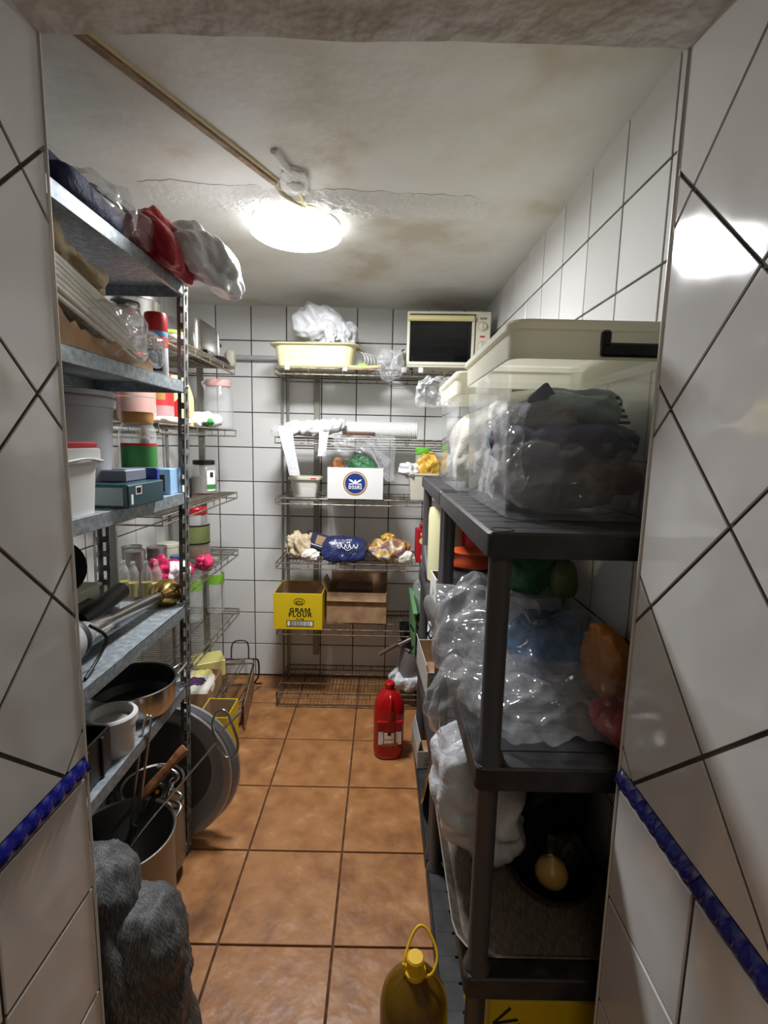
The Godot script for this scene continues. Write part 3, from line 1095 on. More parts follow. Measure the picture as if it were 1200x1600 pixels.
# ---------------------------------------------------------------- goods on the steel shelving
func goods_steel() -> void:
	var y1: float = ST[0]
	# top shelf: navy cloth, clear packs, a display tray, a carrier bag
	solo("navy_bundle", "navy blue cloth bundle squashed against the top of the steel shelving", "cloth", m_blob(Vector3(0.2, 0.09, 0.3), M.navy_cloth, 101, 0.1, 7.0, 3.2), Vector3(-0.74, y1, -1.10))
	solo("navy_garment", "folded navy garment in clear film hanging at the top shelf edge", "garment", m_blob(Vector3(0.10, 0.055, 0.26), M.navy_cloth, 102, 0.08, 8.0, 4.0), Vector3(-0.655, y1, -1.12), 4)
	solo("film_wrap", "clear plastic film lying over the navy garment on the top shelf", "plastic bag", m_blob(Vector3(0.19, 0.10, 0.36), M.film, 103, 0.16, 9.0, 3.0), Vector3(-0.68, y1, -1.25), 6)
	var tr := thing("display_tray", "clear plastic tray with a black rim on the top shelf", "tray", Vector3(-0.755, y1, -1.33), -6)
	var s := begin()
	loft(s, [rrect(0.17, 0.20, 0.02, 0.0), rrect(0.19, 0.24, 0.02, 0.1), rrect(0.186, 0.236, 0.02, 0.1), rrect(0.166, 0.196, 0.02, 0.003)], true, true)
	part(tr, "body", done(s, M.clear_box))
	s = begin()
	loft(s, [rrect(0.19, 0.24, 0.02, 0.098), rrect(0.2, 0.25, 0.02, 0.1), rrect(0.2, 0.25, 0.02, 0.108), rrect(0.184, 0.234, 0.02, 0.108)], false, false)
	part(tr, "rim", done(s, M.black))
	# the carrier bag flops over the shelf edge
	var cb := thing("carrier_bag", "crumpled white and red carrier bag flopping over the top shelf edge", "plastic bag", Vector3(-0.60, y1, -1.46), 0)
	var droop := func(v: Vector3) -> Vector3: return v - Vector3(0, 0.55 * maxf(0.0, v.x + 0.02), 0) + Vector3(0, 0.02, 0)
	part(cb, "red_panel", m_blob(Vector3(0.14, 0.13, 0.25), M.bag_red, 105, 0.16, 8.0, 2.6, func(v: Vector3) -> Vector3: return v - Vector3(0, 0.75 * maxf(0.0, v.x + 0.0), 0)), Vector3(-0.005, 0.0, 0.04), "deep red printed panel of the bag")
	part(cb, "white_end", m_blob(Vector3(0.2, 0.14, 0.2), M.bag_white, 106, 0.18, 8.0, 2.4, droop), Vector3(0.085, -0.035, -0.03), "white crumpled end of the bag")
	part(cb, "white_body", m_blob(Vector3(0.2, 0.11, 0.24), M.bag_white, 107, 0.16, 8.0, 2.6), Vector3(-0.10, 0.002, -0.0))
	# second shelf: torn carton of folded papers
	var y2: float = ST[1]
	var tc := thing("torn_carton", "torn brown carton full of folded white paper sheets", "box", Vector3(-0.745, y2, -1.085), 0)
	s = begin()
	var jag := noise(110, 40.0, FastNoiseLite.TYPE_SIMPLEX, 3)
	var side := PackedVector2Array()
	for i in 25:
		var u := i / 24.0
		side.append(Vector2(lerpf(0.0, 0.40, u), lerpf(0.05, 0.028, u) + 0.2 * (1.0 - smoothstep(0.0, 0.05, u)) + 0.02 * jag.get_noise_1d(u * 3.0)))
	side.append(Vector2(0.40, 0.0))
	side.append(Vector2(0.0, 0.0))
	prism(s, side, -0.002, 0.002)
	var sp := part(tc, "side_panel", done(s, M.cardboard), Vector3(0.118, 0.001, 0.12), "ripped cardboard side with a ragged edge")
	sp.rotation_degrees.y = 90
	s = begin()
	prism(s, side, -0.002, 0.002)
	sp = part(tc, "side_panel", done(s, M.cardboard), Vector3(-0.118, 0.001, 0.12))
	sp.rotation_degrees.y = 90
	part(tc, "end_panel", m_box(Vector3(0.232, 0.25, 0.004), M.cardboard, 0.001, Vector3(0, 0.126, 0.118)))
	part(tc, "bottom_panel", m_box(Vector3(0.232, 0.004, 0.39), M.cardboard, 0.001, Vector3(0, 0.003, -0.08)))
	var rng := RandomNumberGenerator.new()
	rng.seed = 5
	for i in 9:
		var o := solo("paper_sheet", "folded off-white paper sheet in the slanting stack in the torn carton", "paper", m_box(Vector3(0.19, 0.0125, 0.33), M.paper_white, 0.004), Vector3(-0.728 - i * 0.004 + rng.randf() * 0.012, y2 + 0.058 + i * 0.0135, -1.145 + rng.randf() * 0.02), 0, "folded papers in the torn carton")
		o.rotation_degrees = Vector3(-14.0, rng.randf() * 4.0 - 2.0, 0)
	solo("clear_pack", "crumpled clear plastic bag spilling out of the torn carton", "plastic bag", m_blob(Vector3(0.13, 0.12, 0.36), M.film_thick, 112, 0.2, 9.0, 2.6), Vector3(-0.645, y2 + 0.005, -1.24), 8)
	solo("brown_paper", "crumpled brown paper sticking up over the white sheets in the torn carton", "paper", m_blob(Vector3(0.19, 0.05, 0.26), M.beige_bag, 113, 0.2, 9.0, 2.8, func(v: Vector3) -> Vector3: return v + Vector3(0, 0.3 * v.z, 0)), Vector3(-0.755, y2 + 0.185, -1.13), 0)
	# aerosol can
	var ac := thing("spray_can", "red aerosol can with a blue band and grey picture print", "spray can", Vector3(-0.66, y2, -1.47))
	part(ac, "body", m_lathe([[0.0285, 0.0], [0.03, 0.003], [0.03, 0.118], [0.029, 0.12]], M.print_grey, 32), Vector3.ZERO)
	part(ac, "red_band", m_lathe([[0.0303, 0.083], [0.0305, 0.084], [0.0305, 0.112], [0.0303, 0.113]], M.print_red, 32, false, false))
	part(ac, "blue_band", m_lathe([[0.0303, 0.113], [0.0306, 0.114], [0.0306, 0.126], [0.0303, 0.127]], M.print_cyan, 32, false, false))
	part(ac, "cap", m_lathe([[0.0305, 0.126], [0.031, 0.128], [0.031, 0.172], [0.028, 0.178]], M.red_lid, 32))
	words(ac, "lettering", "ACEITE", 0.012, M.print_white, Vector3(0.01, 0.1, 0.0297), Vector3(0, 20, 0))
	words(ac, "lettering", "MULTIUSO", 0.008, M.print_white, Vector3(0.01, 0.088, 0.0297), Vector3(0, 20, 0))
	part(ac, "dark_print", m_band(0.0304, 0.015, 0.078, -110, -40, M.print_black))
	part(ac, "picture", m_band(0.0308, 0.03, 0.07, -95, -60, M.print_grey))
	jar("glass_jar", "empty clear glass jar beside the red aerosol can", Vector3(-0.73, y2, -1.44), 0.045, 0.2, "steel", 0.0, "")
	# third shelf
	var y3: float = ST[2]
	var sb := thing("square_tub", "square white plastic tub with a bright red lid", "tub", Vector3(-0.70, y3, -1.03))
	s = begin()
	loft(s, [rrect(0.125, 0.125, 0.016, 0.0), rrect(0.137, 0.137, 0.016, 0.12), rrect(0.137, 0.137, 0.016, 0.128)], true, true)
	part(sb, "body", done(s, M.white_plastic))
	s = begin()
	loft(s, [rrect(0.148, 0.148, 0.018, 0.11), rrect(0.152, 0.152, 0.018, 0.112), rrect(0.152, 0.152, 0.018, 0.142), rrect(0.138, 0.138, 0.016, 0.144)], false, true)
	part(sb, "collar", done(s, M.white_plastic))
	s = begin()
	loft(s, [rrect(0.142, 0.142, 0.018, 0.144), rrect(0.144, 0.144, 0.018, 0.146), rrect(0.144, 0.144, 0.018, 0.154), rrect(0.136, 0.136, 0.016, 0.157)], true, true)
	part(sb, "lid", done(s, M.red_lid))
	s = begin()
	tube(s, arc([Vector3(0.076, 0.115, 0.07), Vector3(0.082, 0.122, 0.0), Vector3(0.076, 0.115, -0.07)]), 0.003, 6)
	part(sb, "handle", done(s, M.white_plastic))
	var gb := bucket("grey_bucket", "large round grey plastic bucket with a lid behind the square tub", Vector3(-0.825, y3, -1.25), 0.115, 0.132, 0.265, "grey_bucket")
	part(gb, "lid", m_lathe([[0.128, 0.265], [0.138, 0.268], [0.138, 0.28], [0.122, 0.283], [0.12, 0.276], [0.01, 0.276]], M.grey_bucket, 44))
	var oj := jar("plastic_jar", "big clear jar with an orange lid and a green label", Vector3(-0.705, y3, -1.425), 0.051, 0.24, "orange_cap")
	part(oj, "label_print", m_band(0.0518, 0.04, 0.15, -120, 10, M.print_green), Vector3.ZERO, "green printed label")
	part(oj, "label_edge", m_band(0.0521, 0.145, 0.153, -120, 10, M.print_red))
	part(oj, "label_edge", m_band(0.0521, 0.037, 0.045, -120, 10, M.print_red))
	part(oj, "label_patch", m_band(0.0521, 0.048, 0.064, -90, -40, M.print_white))
	var tb := thing("teal_box", "dark teal carton with a pale printed panel at the shelf edge", "box", Vector3(-0.652, y3, -1.255), 0)
	part(tb, "body", m_box(Vector3(0.1, 0.056, 0.19), M.teal_card, 0.003, Vector3(0, 0.028, 0)))
	part(tb, "pale_panel", m_box(Vector3(0.084, 0.042, 0.001), M.teal_pale, 0.0, Vector3(-0.004, 0.028, 0.0955)))
	part(tb, "text_lines", stripes(0.074, 0.034, 5, M.print_grey), Vector3(-0.004, 0.028, 0.0962))
	part(tb, "barcode_patch", m_box(Vector3(0.001, 0.02, 0.03), M.print_white, 0.0, Vector3(0.0505, 0.04, 0.045)))
	var bc := part(tb, "barcode", barcode(0.022, 0.014, M.print_black, 3), Vector3(0.0512, 0.04, 0.045))
	bc.rotation_degrees.y = 90
	part(tb, "white_mark", m_box(Vector3(0.001, 0.024, 0.01), M.print_white, 0.0, Vector3(0.0505, 0.02, 0.078)))
	var bb := thing("blue_box", "bright blue carton lying behind the teal carton", "box", Vector3(-0.67, y3, -1.361), 0)
	part(bb, "body", m_box(Vector3(0.1, 0.085, 0.018), M.blue_card, 0.002, Vector3(0, 0.0425, 0)))
	part(bb, "top_flap", m_box(Vector3(0.095, 0.002, 0.016), M.slate_card, 0.0, Vector3(0, 0.086, 0)))
	var gt := thing("slate_tray", "grey-blue cardboard tray with a dark slot behind the square tub", "tray", Vector3(-0.668, y3 + 0.0565, -1.285), 0)
	part(gt, "body", m_box(Vector3(0.066, 0.03, 0.11), M.slate_card, 0.003, Vector3(-0.008, 0.015, 0)))
	part(gt, "slot", m_box(Vector3(0.03, 0.002, 0.012), M.black, 0.0, Vector3(-0.004, 0.0305, 0.03)))
	var lb := thing("sky_box", "pale blue carton with a dark berry picture by the slotted post", "box", Vector3(-0.672, y3, -1.515), 0)
	part(lb, "body", m_box(Vector3(0.07, 0.078, 0.085), M.sky_card, 0.002, Vector3(0, 0.039, 0)))
	part(lb, "picture", m_box(Vector3(0.05, 0.05, 0.001), M.print_black, 0.0, Vector3(-0.006, 0.035, 0.043)))
	part(lb, "berry", m_box(Vector3(0.02, 0.022, 0.001), M.print_red, 0.0, Vector3(0.006, 0.034, 0.0437)))
	part(lb, "text_lines", stripes(0.02, 0.03, 3, M.print_white), Vector3(-0.018, 0.036, 0.0437))
	var sy := thing("syrup_bottle", "dark red syrup bottle with a gold cap", "bottle", Vector3(-0.742, y3, -1.545))
	part(sy, "body", m_lathe([[0.026, 0.0], [0.028, 0.004], [0.028, 0.08], [0.02, 0.12], [0.013, 0.155], [0.012, 0.165]], M.syrup, 28))
	part(sy, "neck", m_lathe([[0.0122, 0.163], [0.0122, 0.176]], M.clear_jar, 20))
	part(sy, "cap", m_lathe([[0.013, 0.175], [0.0145, 0.177], [0.0145, 0.19], [0.011, 0.2]], M.gold_metal, 24))
	# fourth shelf: stick blender, black sleeve, white container
	var y4: float = ST[3]
	var bl := thing("stick_blender", "long stainless stick blender with a grey motor body and bell-shaped foot", "stick blender", Vector3(-0.70, y4 + 0.075, -1.12))
	var axis := Basis(Vector3.RIGHT, deg_to_rad(-95.0))
	axis = Basis(Vector3.UP, deg_to_rad(0.0)) * axis
	var shaft := part(bl, "shaft", m_lathe([[0.022, 0.0], [0.022, 0.09], [0.0165, 0.10], [0.0165, 0.39]], M.steel, 28))
	var bell := part(bl, "bell", m_lathe([[0.018, 0.385], [0.024, 0.392], [0.042, 0.415], [0.046, 0.45], [0.044, 0.452], [0.038, 0.42], [0.005, 0.41]], M.gold_metal, 36, false, false), Vector3.ZERO, "brass-toned bell-shaped foot")
	var body := part(bl, "motor_body", m_lathe([[0.03, -0.22], [0.05, -0.215], [0.055, -0.13], [0.05, -0.06], [0.032, -0.04], [0.028, 0.0]], M.grey_bucket, 36), Vector3.ZERO, "grey plastic motor body")
	var ring := part(bl, "collar", m_lathe([[0.051, -0.075], [0.053, -0.07], [0.05, -0.055]], M.steel_dark, 36, false, false))
	var stk := part(bl, "sticker", m_band(0.0224, 0.02, 0.075, 0, 180, M.print_white), Vector3.ZERO)
	for o in [shaft, bell, body, ring, stk]:
		o.basis = axis
	s = begin()
	tube(s, arc([Vector3(0.03, 0.03, 0.03), Vector3(0.05, -0.01, 0.0), Vector3(0.045, -0.05, 0.03), Vector3(0.05, -0.07, 0.09)]), 0.004, 8)
	part(bl, "cord", done(s, M.cable_black))
	var sv := thing("rolled_mat", "black rolled mat tied with a green band beside the blender", "mat", Vector3(-0.80, y4, -1.14), 0)
	s = begin()
	lathe(s, [[0.03, -0.17], [0.034, -0.16], [0.033, 0.0], [0.035, 0.02], [0.032, 0.16], [0.026, 0.17]], 24)
	var rb := part(sv, "roll", done(s, M.black), Vector3(0.0, 0.064, 0.0))
	rb.rotation_degrees.x = -88
	s = begin()
	tube(s, Array(circle(0.0365, 0.05, 24)), 0.0022, 6, true)
	rb = part(sv, "band", done(s, M.print_lime), Vector3(0.0, 0.064, 0.0), "bright green rubber band")
	rb.rotation_degrees.x = -88
	s = begin()
	lathe(s, [[0.02, -0.1], [0.024, -0.09], [0.024, 0.1], [0.018, 0.11]], 20)
	rb = part(sv, "handle", done(s, M.black), Vector3(0.045, 0.085, -0.15))
	rb.rotation_degrees.x = -84
	var wc := thing("food_container", "deep off-white food container holding a dark grater", "container", Vector3(-0.855, y4, -1.28), 0)
	s = begin()
	loft(s, [rrect(0.11, 0.14, 0.012, 0.0), rrect(0.12, 0.16, 0.012, 0.12), rrect(0.13, 0.17, 0.012, 0.122), rrect(0.13, 0.17, 0.012, 0.127), rrect(0.116, 0.156, 0.012, 0.127), rrect(0.106, 0.136, 0.01, 0.004)], true, true)
	part(wc, "body", done(s, M.lid_white))
	var gr := thing("grater", "dark grey round grater plate standing in the food container", "grater", Vector3(-0.86, y4 + 0.1, -1.27), 0)
	s = begin()
	lathe(s, [[0.002, 0.0], [0.075, 0.001], [0.076, 0.004], [0.002, 0.005]], 36)
	var gp := part(gr, "plate", done(s, M.steel_dark), Vector3(0, 0.09, 0))
	gp.rotation_degrees = Vector3(80, 14, 0)
	gp = part(gr, "hub", m_lathe([[0.008, 0.004], [0.012, 0.008], [0.004, 0.01]], M.black, 16), Vector3(0, 0.09, 0))
	gp.rotation_degrees = Vector3(80, 14, 0)
	var sj := jar("spice_jar", "small clear jar of brown spice beside the food container", Vector3(-0.77, y4, -1.35), 0.026, 0.085, "clear_jar", 0.6, "brown_spice")
	sj.rotation_degrees.y = 20
	solo("sweet_pack", "glossy pink snack packet leaning behind the oil bottles", "packet", m_blob(Vector3(0.07, 0.13, 0.06), M.pink_foil, 120, 0.2, 14.0, 2.6), Vector3(-0.835, LK[3] + 0.004, -1.80), 20)
	# fifth shelf: wide pan, white tub, black crate
	var y5: float = ST[4]
	var pn := thing("saute_pan", "wide stainless steel saute pan with a dark inside", "pan", Vector3(-0.742, y5, -1.40))
	part(pn, "outside", m_lathe([[0.10, 0.0], [0.112, 0.006], [0.12, 0.03], [0.122, 0.085], [0.127, 0.088]], M.steel, 56, true, false))
	part(pn, "inside", m_lathe([[0.127, 0.088], [0.124, 0.09], [0.119, 0.086], [0.117, 0.03], [0.1, 0.008], [0.002, 0.007]], M.steel_dark, 56, false, false), Vector3.ZERO, "dark inside of the pan")  # inner wall and base in a darker steel than the outside
	s = begin()
	tube(s, arc([Vector3(0.075, 0.075, -0.095), Vector3(0.095, 0.085, -0.125), Vector3(0.115, 0.09, -0.12), Vector3(0.11, 0.08, -0.06)]), 0.005, 8)
	part(pn, "handle", done(s, M.steel))
	var wt := bucket("white_tub", "small round white plastic tub in front of the saute pan", Vector3(-0.69, y5, -1.195), 0.047, 0.054, 0.105, "white_plastic")
	part(wt, "contents", m_lathe([[0.044, 0.006], [0.05, 0.08], [0.01, 0.083]], M.grey_card, 30))
	var cr := thing("black_crate", "black plastic crate with a paper label beside the white tub", "crate", Vector3(-0.735, y5, -1.0), 0)
	for a in [[Vector3(0.072, 0.055, 0), Vector3(0.006, 0.11, 0.26)], [Vector3(-0.072, 0.055, 0), Vector3(0.006, 0.11, 0.26)], [Vector3(0, 0.055, 0.127), Vector3(0.14, 0.11, 0.006)], [Vector3(0, 0.055, -0.127), Vector3(0.14, 0.11, 0.006)]]:
		part(cr, "side_panel", m_box(a[1], M.black, 0.002, a[0]))
	part(cr, "bottom_panel", m_box(Vector3(0.14, 0.005, 0.25), M.black, 0.001, Vector3(0, 0.003, 0)))
	for z in [-0.09, -0.03, 0.03, 0.09]:
		part(cr, "rib", m_box(Vector3(0.008, 0.1, 0.012), M.black, 0.002, Vector3(0.077, 0.054, z)))
	part(cr, "paper_label", m_box(Vector3(0.001, 0.05, 0.07), M.paper_white, 0.0, Vector3(0.0818, 0.05, 0.06)))
	part(cr, "text_lines", stripes(0.05, 0.035, 5, M.print_grey), Vector3(0.0826, 0.05, 0.06)).rotation_degrees.y = 90
	solo("dark_bundle", "dark purple cloth bundle lying in the black crate", "cloth", m_blob(Vector3(0.125, 0.12, 0.22), M.bag_black, 122, 0.12, 9.0, 3.0), Vector3(-0.735, y5 + 0.007, -1.0))
	# bottom: stock pot with tools, on the lowest shelf
	var y6: float = ST[5]
	var sp2 := thing("stock_pot", "deep stainless stock pot stuffed with kitchen tools", "pot", Vector3(-0.69, y6, -1.20))
	part(sp2, "outside", m_lathe([[0.128, 0.0], [0.134, 0.006], [0.136, 0.325], [0.141, 0.33]], M.steel_dull, 56, true, false))
	part(sp2, "inside", m_lathe([[0.141, 0.33], [0.138, 0.332], [0.133, 0.326], [0.131, 0.01], [0.002, 0.009]], M.steel_dull, 56, false, false))
	for a in [0.0, 180.0]:
		s = begin()
		tube(s, arc([Vector3(-0.05, 0.27, -0.125), Vector3(-0.045, 0.29, -0.175), Vector3(0.0, 0.295, -0.185), Vector3(0.045, 0.29, -0.175), Vector3(0.05, 0.27, -0.125)]), 0.006, 10)
		part(sp2, "handle", done(s, M.steel)).rotation_degrees.y = a - 20.0
	var pot := Vector3(-0.69, y6 + 0.06, -1.20)
	# long wire skimmer, its loop handle hanging over the aisle
	s = begin()
	tube(s, arc([Vector3(-0.69, 0.27, -1.12), Vector3(-0.651, 0.36, -1.2), Vector3(-0.5, 0.509, -1.42)]), 0.0032, 8)
	var sk := thing("wire_skimmer", "long steel skimmer with a looped wire handle poking into the aisle", "skimmer")
	part(sk, "stem", done(s, M.steel))
	s = begin()
	tube(s, arc([Vector3(-0.5, 0.509, -1.42), Vector3(-0.513, 0.562, -1.425), Vector3(-0.5, 0.603, -1.43), Vector3(-0.472, 0.608, -1.43), Vector3(-0.45, 0.565, -1.425), Vector3(-0.433, 0.51, -1.42), Vector3(-0.44, 0.472, -1.415), Vector3(-0.469, 0.462, -1.415), Vector3(-0.494, 0.492, -1.42)]), 0.0042, 8)
	part(sk, "loop", done(s, M.steel))
	s = begin()
	rod(s, Vector3(-0.497, 0.53, -1.44), Vector3(-0.442, 0.571, -1.5), 0.005, 8)
	part(sk, "hook", done(s, M.steel))
	# wooden-handled tool
	var wh := thing("wooden_spatula", "steel spatula with a worn brown wooden handle in the stock pot", "spatula", Vector3(-0.672, 0.42, -1.29))
	s = begin()
	loft(s, [rrect(0.02, 0.014, 0.006, 0.0), rrect(0.028, 0.018, 0.008, 0.03), rrect(0.024, 0.016, 0.007, 0.1), rrect(0.03, 0.02, 0.009, 0.15), rrect(0.026, 0.016, 0.007, 0.165)])
	var hd := part(wh, "handle", done(s, M.wood))
	hd.rotation_degrees = Vector3(-30, 0, -38)
	s = begin()
	box(s, Vector3(0, -0.08, 0), Vector3(0.016, 0.17, 0.003), 0.001)
	var bld := part(wh, "blade", done(s, M.steel_dull))
	bld.rotation_degrees = Vector3(-30, 0, -38)
	# tongs
	s = begin()
	tube(s, arc([Vector3(-0.685, 0.35, -1.24), Vector3(-0.667, 0.497, -1.25), Vector3(-0.645, 0.665, -1.27), Vector3(-0.635, 0.675, -1.275), Vector3(-0.63, 0.66, -1.275), Vector3(-0.652, 0.49, -1.26), Vector3(-0.672, 0.34, -1.25)]), 0.0036, 8)
	solo("wire_tongs", "bent steel wire tongs standing upright in the stock pot", "tongs", done(s, M.steel))
	# black slotted spoons and ladles
	for a in [[Vector3(-0.05, 0.12, 0.03), Vector3(0.05, 0.31, -0.12), "black nylon ladle handle with a yellow rivet in the stock pot"], [Vector3(-0.02, 0.1, 0.07), Vector3(0.03, 0.28, -0.02), "black slotted serving spoon lying across the stock pot"], [Vector3(-0.06, 0.1, -0.04), Vector3(-0.05, 0.3, 0.04), "black fish slice leaning at the back of the stock pot"]]:
		var t := thing("kitchen_tool", a[2], "utensil")
		s = begin()
		tube(s, [pot + a[0], pot + a[0].lerp(a[1], 0.8), pot + a[1]], 0.011, 10, false, 0.5)
		part(t, "handle", done(s, M.black))
		if a[2].contains("yellow"):
			part(t, "knob", m_lathe([[0.018, -0.012], [0.022, 0.0], [0.018, 0.012]], M.black, 18), pot + a[1]).rotation_degrees.x = 80
			part(t, "rivet", m_lathe([[0.006, 0.0], [0.006, 0.003]], M.yellow_cap, 12), pot + a[1] + Vector3(0.004, 0.004, 0.012)).rotation_degrees.x = 80
		elif a[2].contains("slotted"):
			s = begin()
			blob(s, Vector3(0.06, 0.015, 0.09), 130, 0.02, 8.0, 2.2)
			part(t, "bowl", done(s, M.black), pot + a[0] - Vector3(0.01, -0.13, -0.005))
		else:
			for k in 5:
				s = begin()
				rod(s, pot + a[1] + Vector3(0.008 * (k - 2), -0.06, 0.0), pot + a[1] + Vector3(0.011 * (k - 2), 0.03, 0.05), 0.003, 6)
				part(t, "tine", done(s, M.black))
	# big paella pans standing on their rims behind the shelving
	for i in 2:
		var r: float = [0.262, 0.257][i]
		var pp := thing("paella_pan", ["huge round aluminium paella pan standing on its rim behind the post", "second round metal pan standing behind the huge paella pan"][i], "pan", Vector3(-0.772 + i * 0.022, 0.0, -1.612 - i * 0.045), 0)
		s = begin()
		lathe(s, [[0.002, -0.012], [r * 0.70, -0.012], [r * 0.74, -0.010], [r * 0.88, 0.016], [r * 0.9, 0.018], [r * 0.985, 0.019], [r, 0.016], [r, 0.013], [r * 0.9, 0.014], [r * 0.75, -0.014], [0.002, -0.016]], 72, true, true, 25.0)
		var o := part(pp, "dish", done(s, M.alu), Vector3(0, r + 0.002, 0))
		o.rotation_degrees = Vector3(88.0, 0, 0)
		if i == 0:
			o = part(pp, "dark_centre", m_lathe([[0.002, -0.0116], [r * 0.69, -0.0114]], M.pan_dark, 60, true, true), Vector3(0, r + 0.002, 0), "dark grey centre of the pan")  # flat disc in a darker grey than the dish
			o.rotation_degrees = Vector3(88.0, 0, 0)
	# loop handle of a saucepan peeping out beside the stock pot
	var sc := thing("small_saucepan", "small steel saucepan with a curved loop handle beyond the stock pot", "saucepan", Vector3(-0.72, y6, -1.455))
	part(sc, "body", m_lathe([[0.085, 0.0], [0.09, 0.005], [0.092, 0.29], [0.095, 0.293], [0.088, 0.29], [0.086, 0.008], [0.002, 0.007]], M.steel_dull, 40, true, false))
	s = begin()
	tube(s, arc([Vector3(0.079, 0.24, 0.05), Vector3(0.115, 0.265, 0.07), Vector3(0.12, 0.3, 0.07), Vector3(0.08, 0.31, 0.05)]), 0.006, 10)
	part(sc, "handle", done(s, M.steel))
	s = begin()
	tube(s, arc([Vector3(0.066, 0.29, 0.06), Vector3(0.1, 0.36, 0.09), Vector3(0.118, 0.385, 0.09), Vector3(0.08, 0.4, 0.08), Vector3(0.05, 0.39, 0.06)]), 0.007, 10, false, 1.4)
	part(sc, "lid_handle", done(s, M.steel))
	# the woven sack by the doorway
	var sack := thing("woven_sack", "stuffed dark grey woven plastic sack by the left door frame", "sack", Vector3(-0.515, 0.0, -0.88))
	part(sack, "body", m_blob(Vector3(0.27, 0.52, 0.23), M.sack, 140, 0.1, 5.5, 3.0, func(v: Vector3) -> Vector3: return Vector3(v.x * (1.0 - 0.22 * smoothstep(0.36, 0.52, v.y)), v.y, v.z) + Vector3(-0.08 * v.y + 0.012 * sin(v.y * 26.0 + v.z * 9.0), 0, -0.02 * sin(v.y * 9.0))), Vector3(0, 0, 0))
	part(sack, "fold", m_blob(Vector3(0.17, 0.2, 0.17), M.sack, 141, 0.14, 8.0, 2.4, func(v: Vector3) -> Vector3: return v + Vector3(0.1 * (0.1 - v.y), 0, 0)), Vector3(0.042, 0.31, 0.0))
	part(sack, "neck", m_blob(Vector3(0.16, 0.2, 0.17), M.sack, 142, 0.14, 8.0, 2.6), Vector3(-0.05, 0.405, 0.0))

